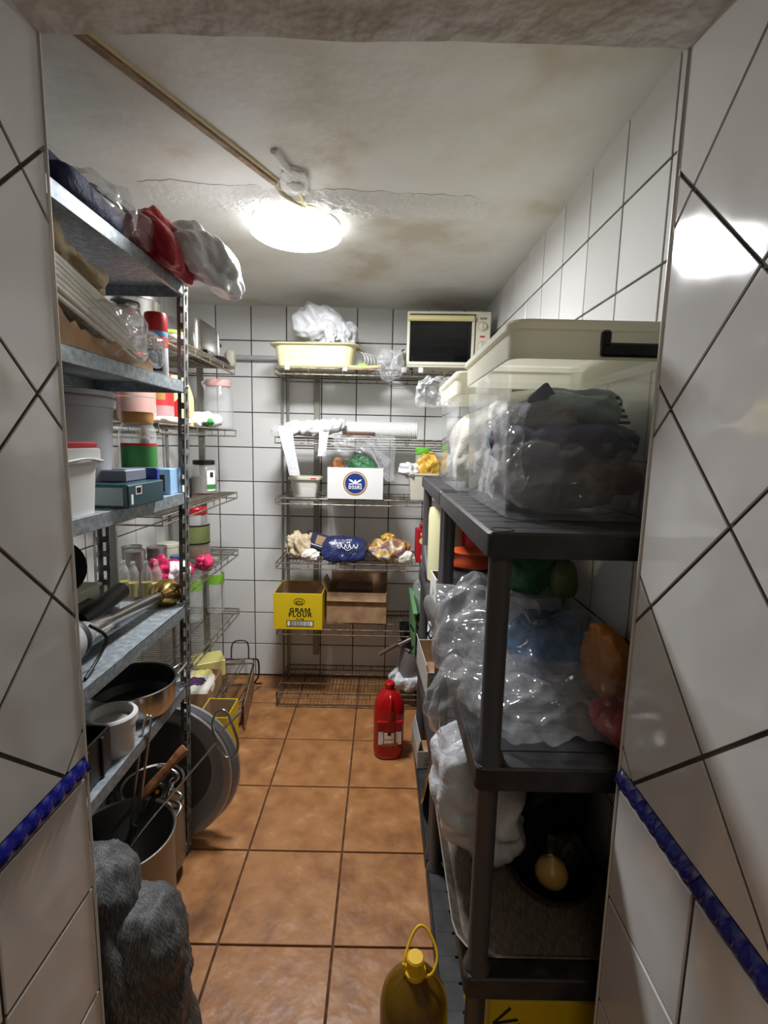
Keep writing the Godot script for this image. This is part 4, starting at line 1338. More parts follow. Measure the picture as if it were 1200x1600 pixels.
# ---------------------------------------------------------------- goods on the left wire rack
func goods_left_rack() -> void:
	var s := begin()
	var ya: float = LK[0] + 0.004
	var to := thing("toaster", "stainless steel toaster with a dark end panel on the upper wire shelf", "toaster", Vector3(-0.905, ya, -2.40), 0)
	s = begin()
	loft(s, [rrect(0.15, 0.27, 0.02, 0.008), rrect(0.154, 0.274, 0.024, 0.02), rrect(0.154, 0.274, 0.024, 0.15), rrect(0.14, 0.26, 0.02, 0.168), rrect(0.11, 0.22, 0.016, 0.172)], true, true, 40.0)
	part(to, "body", done(s, M.steel))
	part(to, "end_panel", m_box(Vector3(0.12, 0.14, 0.012), M.steel_dark, 0.004, Vector3(0, 0.085, -0.14)))
	part(to, "side_edge", m_box(Vector3(0.006, 0.15, 0.012), M.steel, 0.002, Vector3(0.077, 0.085, -0.128)))
	part(to, "lever", m_box(Vector3(0.02, 0.02, 0.03), M.black, 0.005, Vector3(0.07, 0.10, -0.155)))
	part(to, "foot", m_box(Vector3(0.13, 0.008, 0.25), M.black, 0.002, Vector3(0, 0.004, 0)))
	var tu := thing("steel_tube", "short hollow steel tube lying in front of the toaster", "tube", Vector3(-0.81, ya + 0.017, -2.28))
	s = begin()
	lathe(s, [[0.016, -0.1], [0.017, -0.098], [0.017, 0.0], [0.013, 0.0], [0.012, -0.09]], 24, true, true)
	part(tu, "body", done(s, M.steel)).rotation_degrees = Vector3(90, 0, 0)
	solo("black_tongs", "black plastic-handled tool at the end of the upper wire shelf", "utensil", m_tube(arc([Vector3(-0.80, ya + 0.014, -2.40), Vector3(-0.788, ya + 0.02, -2.48), Vector3(-0.80, ya + 0.014, -2.58)]), 0.012, M.black))
	var bp := thing("steel_pot", "tall shiny stainless steel pot on the upper wire shelf", "pot", Vector3(-0.93, ya, -1.86))
	part(bp, "body", m_lathe([[0.098, 0.0], [0.104, 0.006], [0.104, 0.11], [0.106, 0.114], [0.104, 0.118], [0.104, 0.2], [0.108, 0.204]], M.steel, 48))
	part(bp, "lid", m_lathe([[0.109, 0.203], [0.109, 0.209], [0.05, 0.222], [0.006, 0.224]], M.steel, 48))
	s = begin()
	tube(s, arc([Vector3(0.10, 0.16, 0.03), Vector3(0.13, 0.165, 0.02), Vector3(0.13, 0.165, -0.02), Vector3(0.10, 0.16, -0.03)]), 0.005, 8)
	part(bp, "handle", done(s, M.steel))
	var pl := thing("lidded_dish", "small white dish with a pale green lid on the upper wire shelf", "dish", Vector3(-0.825, ya, -1.98))
	part(pl, "bowl", m_lathe([[0.03, 0.0], [0.045, 0.025], [0.047, 0.03]], M.white_plastic, 30))
	part(pl, "lid", m_lathe([[0.049, 0.029], [0.049, 0.034], [0.03, 0.044], [0.004, 0.046]], M.print_lime, 30))
	# second level
	var yb: float = LK[1] + 0.004
	var oj := jar("sauce_jar", "wide jar half full of orange-brown sauce", Vector3(-0.90, yb, -1.80), 0.075, 0.24, "print_red", 0.36, "ketchup_paste")
	oj.set_meta("category", "jar")
	part(oj, "dried_smear", m_lathe([[0.0732, 0.09], [0.0734, 0.17]], M.ketchup_paste, 30, false, false))
	var rj := jar("sauce_jar", "red-labelled jar of dark tomato sauce", Vector3(-0.90, yb, -2.0), 0.058, 0.20, "print_red", 0.5, "tomato")
	part(rj, "label_print", m_band(0.0588, 0.075, 0.15, -140, 30, M.print_red))
	part(rj, "emblem", m_band(0.0592, 0.095, 0.125, -75, -40, M.print_gold))
	for i in 2:
		var mb := thing("sauce_bottle", ["pale yellow squeeze bottle with a red patch beyond the slotted post", "pale yellow squeeze bottle standing before the red-patched one"][i], "bottle", [Vector3(-0.885, yb, -2.21), Vector3(-0.875, yb, -2.09)][i])
		s = begin()
		var sc: float = [1.0, 0.93][i]
		loft(s, [rrect(0.08, 0.06, 0.024, 0.0), rrect(0.086, 0.066, 0.028, 0.006), rrect(0.086, 0.066, 0.028, 0.12 * sc), rrect(0.07, 0.056, 0.026, 0.155 * sc), rrect(0.05, 0.05, 0.024, 0.185 * sc), rrect(0.046, 0.046, 0.022, 0.215 * sc), rrect(0.04, 0.04, 0.019, 0.22 * sc)], true, true, 50.0)
		part(mb, "body", done(s, M.yellow_soft))
		s = begin()
		prism(s, PackedVector2Array([Vector2(-0.005, 0.0), Vector2(0.036, 0.0), Vector2(0.036, 0.105), Vector2(0.01, 0.08)]), 0.0, 0.001)
		part(mb, "label_print", done(s, M.print_red), Vector3(0.002, 0.012, 0.0332))
	var gw := thing("herb_bag", "white plastic bag with green print lying on the second wire shelf", "bag", Vector3(-0.84, yb, -2.33), 0)
	part(gw, "body", m_blob(Vector3(0.14, 0.06, 0.24), M.foil_white, 150, 0.16, 10.0, 2.6))
	part(gw, "green_print", m_blob(Vector3(0.07, 0.046, 0.07), M.print_green, 151, 0.2, 18.0, 2.4), Vector3(0.036, 0.004, 0.06))
	solo("napkin_pack", "thin white napkin pack lying under the sauce jars", "packet", m_blob(Vector3(0.12, 0.03, 0.2), M.paper_white, 152, 0.1, 9.0, 3.2), Vector3(-0.835, yb, -1.95))
	var cj := jar("storage_jar", "tall empty clear jar with a pink lid at the shelf end", Vector3(-0.845, yb, -2.56), 0.072, 0.245, "pink_lid", 0.0, "", "", "clear_jar", 0.3)
	s = begin()
	tube(s, arc([Vector3(-0.058, 0.222, 0.0), Vector3(-0.075, 0.235, 0.02), Vector3(-0.07, 0.205, 0.01)]), 0.003, 6)
	part(cj, "strap", done(s, M.white_plastic))
	# third level
	var yc: float = LK[2] + 0.004
	var hj := jar("herb_jar", "clear jar with a black lid, half full of dried herbs", Vector3(-0.90, yc, -2.48), 0.062, 0.168, "black", 0.5, "herbs", "", "clear_jar", 0.2)
	part(hj, "label_print", m_band(0.0628, 0.018, 0.12, -58, -14, M.print_white))
	part(hj, "label_foot", m_band(0.0631, 0.026, 0.05, -58, -14, M.print_green))
	part(hj, "label_seal", m_band(0.0631, 0.085, 0.11, -44, -28, M.print_black))
	var hk := jar("herb_jar", "clear jar with a black lid and a white seal label by the post", Vector3(-0.86, yc, -2.06), 0.046, 0.145, "black", 0.6, "ketchup_paste", "", "clear_jar", 0.2)
	part(hk, "label_print", m_band(0.0468, 0.03, 0.095, -95, -35, M.print_white))
	part(hk, "label_seal", m_band(0.0471, 0.062, 0.085, -76, -56, M.print_black))
	part(hk, "label_foot", m_band(0.0471, 0.03, 0.045, -95, -35, M.print_red))
	solo("spice_tin", "small black spice tin half hidden by the slotted post", "tin", m_lathe([[0.024, 0.0], [0.026, 0.003], [0.026, 0.085], [0.024, 0.09]], M.black, 24), Vector3(-0.92, yc, -2.30))
	# fourth level
	var yd: float = LK[3] + 0.004
	var rl := jar("pickle_jar", "clear jar of pickles with a red lid and an olive label", Vector3(-0.92, yd, -2.40), 0.066, 0.25, "red_lid", 0.24, "pickle", "", "clear_jar", 0.2)
	part(rl, "label_print", m_band(0.0668, 0.075, 0.165, -150, 20, M.print_olive))
	part(rl, "label_edge", m_band(0.0671, 0.16, 0.168, -150, 20, M.print_black))
	part(rl, "label_edge", m_band(0.0671, 0.072, 0.08, -150, 20, M.print_black))
	for i in 5:
		pet_bottle("oil_bottle", "small clear ribbed bottle of pale yellow oil at the near end of the wire rack", Vector3(-0.985 + 0.042 * i, yd, -1.745 - 0.012 * (i % 2)), 0.02, 0.135, "clear_jar", "clear_jar", 0.42, "pale_oil", "small bottles of pale oil")
	for i in 3:
		var cn := thing("food_can", "plain ribbed steel food can at the near end of the wire rack", "can", Vector3(-0.95 + [0.0, 0.05, -0.05][i], yd, -1.86 - [0.0, 0.075, 0.075][i]), 0, "ribbed food cans")
		var pr := [[0.036, 0.0], [0.038, 0.002]]
		for k in 6:
			pr.append([0.0365, 0.03 + k * 0.018])
			pr.append([0.0375, 0.039 + k * 0.018])
		pr.append_array([[0.038, 0.148], [0.039, 0.15], [0.036, 0.151], [0.035, 0.147], [0.002, 0.147]])
		part(cn, "body", m_lathe(pr, M.steel_dull, 32))
	solo("white_canister", "white round lidded canister against the left wall", "canister", m_lathe([[0.044, 0.0], [0.046, 0.004], [0.046, 0.085], [0.049, 0.087], [0.049, 0.1], [0.044, 0.102]], M.lid_white, 36), Vector3(-0.99, yd, -2.24))
	solo("teal_cup", "small teal plastic cup beside the white canister", "cup", m_lathe([[0.024, 0.0], [0.027, 0.05], [0.03, 0.052], [0.03, 0.062], [0.016, 0.064]], M.blue_film, 28), Vector3(-0.915, yd, -2.16))
	solo("purple_pack", "glossy magenta packet on the fourth wire shelf", "packet", m_blob(Vector3(0.12, 0.07, 0.12), M.pink_foil, 156, 0.14, 9.0, 2.6), Vector3(-0.865, yd, -2.02), 10)
	solo("white_pack", "white and pale pink packet lying over the magenta packet", "packet", m_blob(Vector3(0.12, 0.07, 0.12), M.foil_white, 157, 0.16, 9.0, 2.6), Vector3(-0.815, yd + 0.02, -1.92), -12)
	solo("pink_pack", "shiny pink twisted packet end poking out past the post", "packet", m_blob(Vector3(0.08, 0.06, 0.1), M.pink_foil, 158, 0.2, 16.0, 2.2), Vector3(-0.80, yd, -2.17), 30)
	# fifth level: water bottles
	var ye: float = LK[4] + 0.004
	for i in 2:
		var wb := pet_bottle("water_bottle", ["clear ribbed water bottle with a lime green label", "clear ribbed water bottle just behind the nearer bottle"][i], Vector3(-0.94 + 0.07 * i, ye, -2.40 - 0.12 * i), 0.045, 0.30, "clear_jar", "print_white")
		part(wb, "label_print", m_band(0.0458, 0.165, 0.215, -160, 60, M.print_lime))
	solo("dark_carton", "dark brown closed carton at the back of the fifth wire shelf", "box", m_box(Vector3(0.12, 0.13, 0.2), M.grey_card, 0.003, Vector3(0, 0.065, 0)), Vector3(-1.06, ye, -2.36))
	# bottom level
	var yf: float = LK[5] + 0.004
	var gb := thing("cream_box", "pale cream card box lying on the lowest wire shelf", "box", Vector3(-0.915, yf, -2.50), 28)
	part(gb, "body", m_box(Vector3(0.16, 0.085, 0.14), M.yellow_soft, 0.003, Vector3(0, 0.0425, 0)))
	var oc := carton("printed_carton", "open brown carton with purple and cream printed sheets on the lowest wire shelf", Vector3(-0.885, yf, -2.24), 4, 0.19, 0.085, 0.26, "cardboard", "cardboard", [[2, 0.08, -100, "white_card"]])
	var pk := thing("printed_pack", "purple and cream printed packet lying in the open carton", "packet", Vector3(-0.875, yf + 0.02, -2.24), 10)
	part(pk, "body", m_blob(Vector3(0.15, 0.085, 0.22), M.paper_white, 160, 0.1, 9.0, 3.0))
	part(pk, "purple_print", m_blob(Vector3(0.11, 0.03, 0.07), M.print_purple, 161, 0.3, 20.0, 2.6), Vector3(0, 0.062, 0.045))
	part(pk, "yellow_print", m_blob(Vector3(0.09, 0.028, 0.08), M.yellow_soft, 162, 0.3, 20.0, 2.6), Vector3(0.02, 0.063, -0.04))
	var yb2 := carton("yellow_carton", "small open yellow carton on the floor beside the paella pan", Vector3(-0.70, 0.0, -2.02), 0, 0.13, 0.28, 0.16, "yellow_card", "card_inside")
	yb2.set_meta("category", "box")
	# dark wire baskets stacked at the end of the rack
	var wk := thing("wire_basket", "dark wire basket with hooked handles on the floor by the back wall", "basket", Vector3(-0.79, 0.0, -2.53), 8)
	s = begin()
	for y in [0.125, 0.155]:
		tube(s, Array(rrect(0.17, 0.5, 0.03, y, 4)), 0.004, 6, true)
	tube(s, Array(rrect(0.13, 0.44, 0.03, 0.01, 4)), 0.004, 6, true)
	part(wk, "rim", done(s, M.wire_brown))
	s = begin()
	for i in 17:
		var z := lerpf(-0.22, 0.22, i / 16.0)
		tube(s, [Vector3(-0.085, 0.155, z * 1.12), Vector3(-0.065, 0.01, z), Vector3(0.065, 0.01, z), Vector3(0.085, 0.155, z * 1.12)], 0.002, 4)
	part(wk, "wire_grid", done(s, M.wire_brown)).set_meta("kind", "stuff")
	part(wk, "side_board", m_box(Vector3(0.004, 0.13, 0.4), M.cardboard, 0.001, Vector3(0.093, 0.085, 0.06)))
	s = begin()
	tube(s, arc([Vector3(-0.05, 0.155, -0.25), Vector3(-0.04, 0.25, -0.27), Vector3(0.04, 0.25, -0.27), Vector3(0.05, 0.155, -0.25)]), 0.004, 8)
	part(wk, "handle", done(s, M.black))
	s = begin()
	tube(s, arc([Vector3(0.088, 0.21, -0.12), Vector3(0.12, 0.2, -0.12), Vector3(0.12, 0.1, -0.14), Vector3(0.1, 0.06, -0.13), Vector3(0.13, 0.02, -0.2)]), 0.005, 8)
	part(wk, "hook", done(s, M.black))
	# pipe on the back wall
	s = begin()
	tube(s, [Vector3(-0.86, 1.906, ZB + 0.028), Vector3(0.45, 1.906, ZB + 0.028)], 0.014, 16)
	var pi := thing("wall_pipe", "grey painted pipe running along the back wall", "pipe")
	part(pi, "run", done(s, M.grey_bucket))
	part(pi, "elbow", m_blob(Vector3(0.05, 0.1, 0.06), M.cream_oven, 165, 0.06, 14.0, 3.0), Vector3(-0.865, 1.852, ZB + 0.032))

# ---------------------------------------------------------------- goods on the back rack
func goods_back_rack() -> void:
	var s := begin()
	var y1: float = BK[0] + 0.004
	var tb := thing("plastic_basin", "shallow cream plastic basin with a flared rim on the top rack shelf", "basin", Vector3(-0.352, y1, -2.64), -3)
	s = begin()
	loft(s, [rrect(0.36, 0.2, 0.04, 0.0), rrect(0.375, 0.215, 0.05, 0.008), rrect(0.405, 0.245, 0.05, 0.105), rrect(0.45, 0.28, 0.06, 0.108), rrect(0.455, 0.285, 0.06, 0.113), rrect(0.445, 0.275, 0.06, 0.115), rrect(0.40, 0.24, 0.05, 0.11), rrect(0.36, 0.2, 0.045, 0.01)], true, true, 40.0)
	part(tb, "body", done(s, M.cream_plastic))
	solo("dark_tray", "dark grey tray edge sticking out of the cream basin", "tray", m_box(Vector3(0.2, 0.008, 0.1), M.steel_dark, 0.003), Vector3(-0.42, y1 + 0.122, -2.70), 4)
	var wb := thing("knotted_bag", "full white plastic bag tied in a knot, sitting in the cream basin", "plastic bag", Vector3(-0.315, y1 + 0.116, -2.63), 0)
	part(wb, "body", m_blob(Vector3(0.255, 0.205, 0.21), M.bag_white_shiny, 170, 0.14, 8.0, 2.2, func(v: Vector3) -> Vector3: return Vector3(v.x * (1.15 - 1.9 * maxf(0.0, v.y - 0.07)) - 0.25 * maxf(0.0, v.y - 0.1), v.y, v.z)), Vector3(-0.02, 0, 0))
	part(wb, "side_lobe", m_blob(Vector3(0.15, 0.12, 0.16), M.bag_white_shiny, 171, 0.2, 11.0, 2.2), Vector3(0.09, 0.002, 0.02))
	part(wb, "knot", m_blob(Vector3(0.05, 0.09, 0.04), M.bag_white_shiny, 172, 0.25, 24.0, 2.4), Vector3(0.04, 0.0, 0.105))
	for i in 2:
		var cs := thing("cup_stack", ["stack of white paper cups lying mouth forward beside the basin", "second stack of white paper cups lying beside the toaster oven"][i], "cups", [Vector3(-0.075, y1 + 0.046, -2.6), Vector3(0.075, y1 + 0.046, -2.6)][i])
		for k in 5:
			s = begin()
			var q := k * 0.03
			lathe(s, [[0.03, q - 0.10], [0.043, q], [0.045, q + 0.002], [0.043, q + 0.003], [0.041, q], [0.029, q - 0.09], [0.002, q - 0.09]], 32, true, false)
			var o := part(cs, "cup", done(s, M.white_plastic), Vector3(0, 0, -0.09))
			o.rotation_degrees = Vector3(90, [-32, 12][i], 0)
	solo("film_bag", "crumpled clear plastic bag hanging over the top shelf edge", "plastic bag", m_blob(Vector3(0.125, 0.15, 0.1), M.film_thick, 174, 0.22, 12.0, 2.4), Vector3(0.03, y1 - 0.065, -2.522))
	solo("wooden_spoon", "flat pale wooden spatula lying along the top shelf edge", "spatula", m_tube(arc([Vector3(-0.27, y1 + 0.012, -2.56), Vector3(-0.2, y1 + 0.008, -2.552), Vector3(-0.1, y1 + 0.008, -2.556), Vector3(-0.02, y1 + 0.014, -2.56)]), 0.009, M.wood_pale, 8))
	solo("yellow_tag", "small yellow-green plastic clip under the paper cups", "clip", m_box(Vector3(0.045, 0.03, 0.02), M.print_lime, 0.004, Vector3(0, 0.015, 0)), Vector3(-0.115, y1, -2.575))
	# toaster oven
	var ov := thing("toaster_oven", "cream toaster oven with a dark glass door and two dials", "toaster oven", Vector3(0.318, y1 + 0.012, -2.66), -3)
	s = begin()
	var W := 0.41
	var H := 0.268
	var D := 0.27
	var fz := D * 0.5
	for a in [[Vector3(0, 0.006, 0), Vector3(W, 0.012, D)], [Vector3(0, H - 0.006, 0), Vector3(W, 0.012, D)], [Vector3(-W * 0.5 + 0.006, H * 0.5, 0), Vector3(0.012, H - 0.02, D)], [Vector3(0, H * 0.5, -fz + 0.006), Vector3(W - 0.02, H - 0.02, 0.012)], [Vector3(W * 0.5 - 0.036, H * 0.5, 0), Vector3(0.072, H - 0.02, D)]]:
		box(s, a[0], a[1], 0.004)
	part(ov, "housing", done(s, M.cream_oven))
	part(ov, "cavity_back", m_box(Vector3(W - 0.1, H - 0.04, 0.004), M.black, 0.0, Vector3(-0.03, H * 0.5, -fz + 0.02)))
	part(ov, "cavity_floor", m_box(Vector3(W - 0.1, 0.002, D - 0.04), M.black, 0.0, Vector3(-0.03, 0.014, 0)))
	var dr := part(ov, "door", m_box(Vector3(0.31, 0.2, 0.004), M.oven_glass, 0.001, Vector3(-0.04, 0.122, fz)), Vector3.ZERO, "dark glass oven door")
	s = begin()
	for a in [[Vector3(-0.04, 0.018, fz + 0.001), Vector3(0.33, 0.016, 0.01)], [Vector3(-0.198, 0.125, fz + 0.001), Vector3(0.014, 0.22, 0.01)], [Vector3(0.12, 0.125, fz + 0.001), Vector3(0.014, 0.22, 0.01)]]:
		box(s, a[0], a[1], 0.003)
	part(dr, "frame", done(s, M.cream_oven))
	part(dr, "handle", m_box(Vector3(0.33, 0.026, 0.026), M.cream_handle, 0.008, Vector3(-0.04, 0.232, fz + 0.012)))
	s = begin()
	for i in 3:
		rod(s, Vector3(-0.19, 0.075 + i * 0.05, 0.05 - i * 0.03), Vector3(0.11, 0.075 + i * 0.05, 0.05 - i * 0.03), 0.003, 6)
	part(ov, "grill_rack", done(s, M.steel_dull))
	for y in [0.198, 0.105]:
		var k := part(ov, "dial", m_lathe([[0.019, 0.0], [0.019, 0.006], [0.015, 0.014], [0.004, 0.016]], M.cream_oven, 28), Vector3(0.166, y, fz))
		k.rotation_degrees.x = 90
		part(k, "pointer", m_box(Vector3(0.004, 0.003, 0.026), M.print_grey, 0.001, Vector3(0, 0.015, 0)))
		s = begin()
		tube(s, Array(circle(0.0235, 0.0005, 28)), 0.0007, 4, true)
		part(ov, "dial_mark", done(s, M.print_grey), Vector3(0.166, y, fz)).rotation_degrees.x = 90
	part(ov, "lamp_lens", m_box(Vector3(0.024, 0.007, 0.003), M.print_red, 0.002, Vector3(0.166, 0.15, fz + 0.001)))
	words(ov, "lettering", "tefal", 0.011, M.print_black, Vector3(0.168, 0.236, fz + 0.0006))
	for x in [-0.18, 0.18]:
		part(ov, "foot", m_box(Vector3(0.02, 0.012, 0.18), M.black, 0.002, Vector3(x, -0.006, 0)))
	for a in [[Vector3(0.10, y1 + 0.13, -2.72), Vector3(0.085, y1 + 0.11, -2.70), Vector3(0.075, y1 + 0.06, -2.7), Vector3(0.08, y1 + 0.005, -2.7), "loop of black cable beside the toaster oven and the cups"], [Vector3(0.52, y1 + 0.22, -2.70), Vector3(0.545, y1 + 0.21, -2.68), Vector3(0.546, y1 + 0.15, -2.68), Vector3(0.53, y1 + 0.08, -2.68), "black cable hanging between the toaster oven and the right wall"]]:
		solo("power_lead", a[4], "cable", m_tube(arc([a[0], a[1], a[2], a[3]]), 0.0035, M.cable_black))
	# second level
	var y2: float = BK[1] + 0.004
	var rl := thing("cup_sleeve", "long ribbed roll of white plastic cups lying on the second rack shelf", "cups", Vector3(-0.02, y2 + 0.046, -2.66), -2)
	s = begin()
	var pr := []
	for i in 40:
		pr.append([0.041, i * 0.01 - 0.2])
		pr.append([0.0445, i * 0.01 - 0.1965])
		pr.append([0.0415, i * 0.01 - 0.193])
	lathe(s, pr, 30)
	part(rl, "cups", done(s, M.white_plastic)).rotation_degrees.z = 90
	for i in 2:
		solo("brown_packet", ["flat dark brown packet lying in front of the cup roll", "second flat brown packet lying on the first packet"][i], "packet", m_box(Vector3(0.17 - 0.03 * i, 0.014, 0.07), M.brown_cloth, 0.005), Vector3(-0.135 + 0.02 * i, y2 + 0.009 + 0.016 * i, -2.578), 4 - 8 * i)
	var tb2 := thing("vest_bag", "flat white vest-type carrier bag with both handles hanging down", "plastic bag", Vector3(-0.38, y2, -2.56))
	part(tb2, "body", m_blob(Vector3(0.32, 0.075, 0.16), M.bag_white_shiny, 180, 0.16, 9.0, 3.0, func(v: Vector3) -> Vector3: return v + Vector3(0, 0.18 * maxf(0.0, v.x - 0.02), 0)), Vector3(0.02, 0.002, -0.02))
	for h in [[-0.115, -0.245, 0.05, 0.07], [0.085, -0.145, -0.014, 0.05]]:
		s = begin()
		sheet(s, 4, 12, func(u: float, v: float) -> Vector3:
			var w: float = h[3]
			return Vector3(h[0] + (u - 0.5) * w * (1.0 - 0.25 * v) + h[2] * v, 0.05 + (h[1]) * v, 0.05 + 0.02 * sin(minf(v * 4.0, 1.0) * PI * 0.5) + 0.006 * sin(u * 5.0 + v * 6.0)), 0.0015)
		part(tb2, "handle", done(s, M.bag_white_shiny))
	solo("film_end", "twisted clear film end at the left tip of the second rack shelf", "plastic bag", m_blob(Vector3(0.075, 0.06, 0.06), M.film_thick, 181, 0.2, 16.0, 2.4), Vector3(-0.545, y2, -2.56))
	s = begin()
	var fn := noise(182, 9.0, FastNoiseLite.TYPE_SIMPLEX, 3, FastNoiseLite.FRACTAL_RIDGED)
	sheet(s, 26, 24, func(u: float, v: float) -> Vector3:
		var x := lerpf(-0.25, 0.06, u)
		var dy := -0.24 * smoothstep(0.3, 1.0, v) * (0.35 + 0.65 * smoothstep(0.55, 0.95, u))
		return Vector3(x + 0.015 * fn.get_noise_2d(v, u * 2.0), y2 + 0.012 + dy + 0.006 * fn.get_noise_2d(u * 0.2, v * 0.2), lerpf(-2.6, -2.535, minf(v * 2.6, 1.0)) + 0.014 * fn.get_noise_2d(u * 0.22, v * 0.12)), 0.0006)
	solo("film_drape", "clear plastic sleeve drooping from the second rack shelf", "plastic bag", done(s, M.film))
	# third level
	var y3: float = BK[2] + 0.004
	var tt := thing("lidded_tub", "small translucent food tub with a flat lid and red tab", "tub", Vector3(-0.41, y3, -2.63))
	s = begin()
	loft(s, [rrect(0.12, 0.1, 0.016, 0.0), rrect(0.145, 0.12, 0.018, 0.092), rrect(0.15, 0.125, 0.018, 0.094)], true, false)
	part(tt, "body", done(s, M.frost))
	s = begin()
	loft(s, [rrect(0.168, 0.142, 0.02, 0.092), rrect(0.17, 0.144, 0.02, 0.094), rrect(0.17, 0.144, 0.02, 0.104), rrect(0.155, 0.13, 0.02, 0.107)], true, true)
	part(tt, "lid", done(s, M.lid_white))
	part(tt, "tab", m_box(Vector3(0.03, 0.006, 0.003), M.print_red, 0.001, Vector3(0.05, 0.1, 0.0725)))
	part(tt, "contents", m_blob(Vector3(0.11, 0.05, 0.09), M.paper_white, 184, 0.15, 14.0, 3.0), Vector3(0, 0.004, 0))
	var bx := carton("emblem_box", "open white carton with a round blue emblem on its front", Vector3(-0.14, y3, -2.62), 0, 0.288, 0.162, 0.18, "white_card", "grey_card")
	var em := part(bx, "emblem", m_lathe([[0.062, 0.0], [0.062, 0.0010]], M.print_gold, 48), Vector3(0.0, 0.082, 0.0904), "round emblem with a gold ring, white spread eagle and lettering")
	em.rotation_degrees.x = 90
	part(em, "blue_disc", m_lathe([[0.051, 0.001], [0.051, 0.0016]], M.print_blue, 48))
	part(em, "ring", m_lathe([[0.0555, 0.001], [0.0555, 0.0014], [0.0535, 0.0014]], M.print_white, 48, false, false))
	s = begin()
	var eagle := PackedVector2Array([Vector2(-0.034, 0.02), Vector2(-0.018, 0.016), Vector2(-0.006, 0.006), Vector2(-0.003, 0.016), Vector2(0.003, 0.018), Vector2(0.006, 0.006), Vector2(0.018, 0.016), Vector2(0.034, 0.02), Vector2(0.028, 0.01), Vector2(0.012, 0.002), Vector2(0.006, -0.006), Vector2(-0.006, -0.006), Vector2(-0.012, 0.002), Vector2(-0.028, 0.01)])
	prism(s, eagle, 0.0017, 0.0022)
	part(em, "eagle", done(s, M.print_white), Vector3(0, 0, -0.002)).rotation_degrees.x = -90
	s = begin()
	for sx in [-1, 1]:
		box(s, Vector3(sx * 0.021, -0.003, 0.002), Vector3(0.024, 0.005, 0.0008), 0.0)
	part(em, "ribbon", done(s, M.print_white)).rotation_degrees.x = -90
	var tx := words(em, "lettering", "DSSRI", 0.019, M.print_white, Vector3(0, 0.0018, 0.02), Vector3(-90, 0, 0))
	tx.name = "lettering"
	solo("green_pouch", "clear pouch with a dark green lining standing in the emblem carton", "bag", m_blob(Vector3(0.14, 0.17, 0.07), M.green_film, 186, 0.16, 10.0, 2.6, func(v: Vector3) -> Vector3: return v + Vector3(-0.3 * v.y, 0, 0)), Vector3(-0.08, y3 + 0.06, -2.62), -8)
	var fl := solo("clear_flap", "folded clear plastic edge slanting over the green pouch", "plastic bag", m_box(Vector3(0.2, 0.05, 0.012), M.film_thick, 0.004), Vector3(-0.05, y3 + 0.24, -2.60))
	fl.rotation_degrees.z = -34
	solo("ginger_root", "knobbly brown ginger root poking out of the emblem carton", "ginger", m_blob(Vector3(0.07, 0.12, 0.05), M.wood, 187, 0.4, 22.0, 2.2), Vector3(-0.235, y3 + 0.085, -2.60))
	var gj := thing("green_lid_jar", "clear yellowish jar with a bright green lid", "jar", Vector3(0.215, y3 + 0.09, -2.66))
	part(gj, "body", m_lathe([[0.036, -0.09], [0.039, -0.08], [0.039, 0.145], [0.036, 0.15]], M.frost, 30))
	part(gj, "tint", m_lathe([[0.0394, -0.07], [0.0396, 0.1]], M.print_olive, 30, false, false))
	part(gj, "lid", m_lathe([[0.041, 0.145], [0.043, 0.147], [0.043, 0.176], [0.038, 0.181]], M.green_lid, 30))
	var wc := thing("white_planter", "white rectangular container holding crumpled wrappers", "container", Vector3(0.215, y3, -2.605))
	s = begin()
	loft(s, [rrect(0.13, 0.09, 0.012, 0.0), rrect(0.15, 0.1, 0.012, 0.13), rrect(0.164, 0.114, 0.014, 0.132), rrect(0.164, 0.114, 0.014, 0.14), rrect(0.146, 0.096, 0.012, 0.14), rrect(0.126, 0.086, 0.012, 0.006)], true, true)
	part(wc, "body", done(s, M.lid_white))
	solo("gold_wrapper", "crumpled gold wrapper with dark print stuffed in the white container", "packet", m_blob(Vector3(0.12, 0.15, 0.09), M.gold_foil, 188, 0.26, 14.0, 2.4), Vector3(0.245, y3 + 0.09, -2.60))
	solo("white_wrapper", "crumpled white tissue beside the gold wrapper", "tissue", m_blob(Vector3(0.09, 0.09, 0.08), M.bag_white, 189, 0.26, 16.0, 2.4), Vector3(0.145, y3 + 0.11, -2.585))
	# fourth level
	var y4: float = BK[3] + 0.004
	solo("beige_pack", "crumpled clear and beige food packet at the left end of the rack", "packet", m_blob(Vector3(0.13, 0.13, 0.14), M.beige_bag, 190, 0.32, 13.0, 2.2), Vector3(-0.45, y4, -2.64), 20)
	solo("cream_pouch", "small crumpled cream pouch in front of the navy tin", "packet", m_blob(Vector3(0.09, 0.06, 0.07), M.paper_white, 191, 0.3, 18.0, 2.4), Vector3(-0.375, y4, -2.575), 0)
	var bk := thing("navy_tin", "navy box with a gold picture leaning against the beige packet", "box", Vector3(-0.355, y4 + 0.095, -2.65))
	s = begin()
	box(s, Vector3.ZERO, Vector3(0.125, 0.09, 0.05), 0.006)
	var b1 := part(bk, "body", done(s, M.navy_cloth))
	b1.rotation_degrees = Vector3(-24, 8, -18)
	for a in [["picture", Vector3(0.05, 0.05, 0.001), Vector3(0.022, 0.006, 0.0258), "print_gold"], ["white_line", Vector3(0.12, 0.003, 0.001), Vector3(0, -0.026, 0.0258), "print_white"], ["gold_mark", Vector3(0.014, 0.03, 0.001), Vector3(-0.04, 0.016, 0.0258), "gold_foil"]]:
		part(b1, a[0], m_box(a[1], M[a[3]], 0.0, a[2]))
	var cf := thing("coffee_bag", "shiny navy foil coffee bag with a white line drawing", "bag", Vector3(-0.195, y4, -2.61), 3)
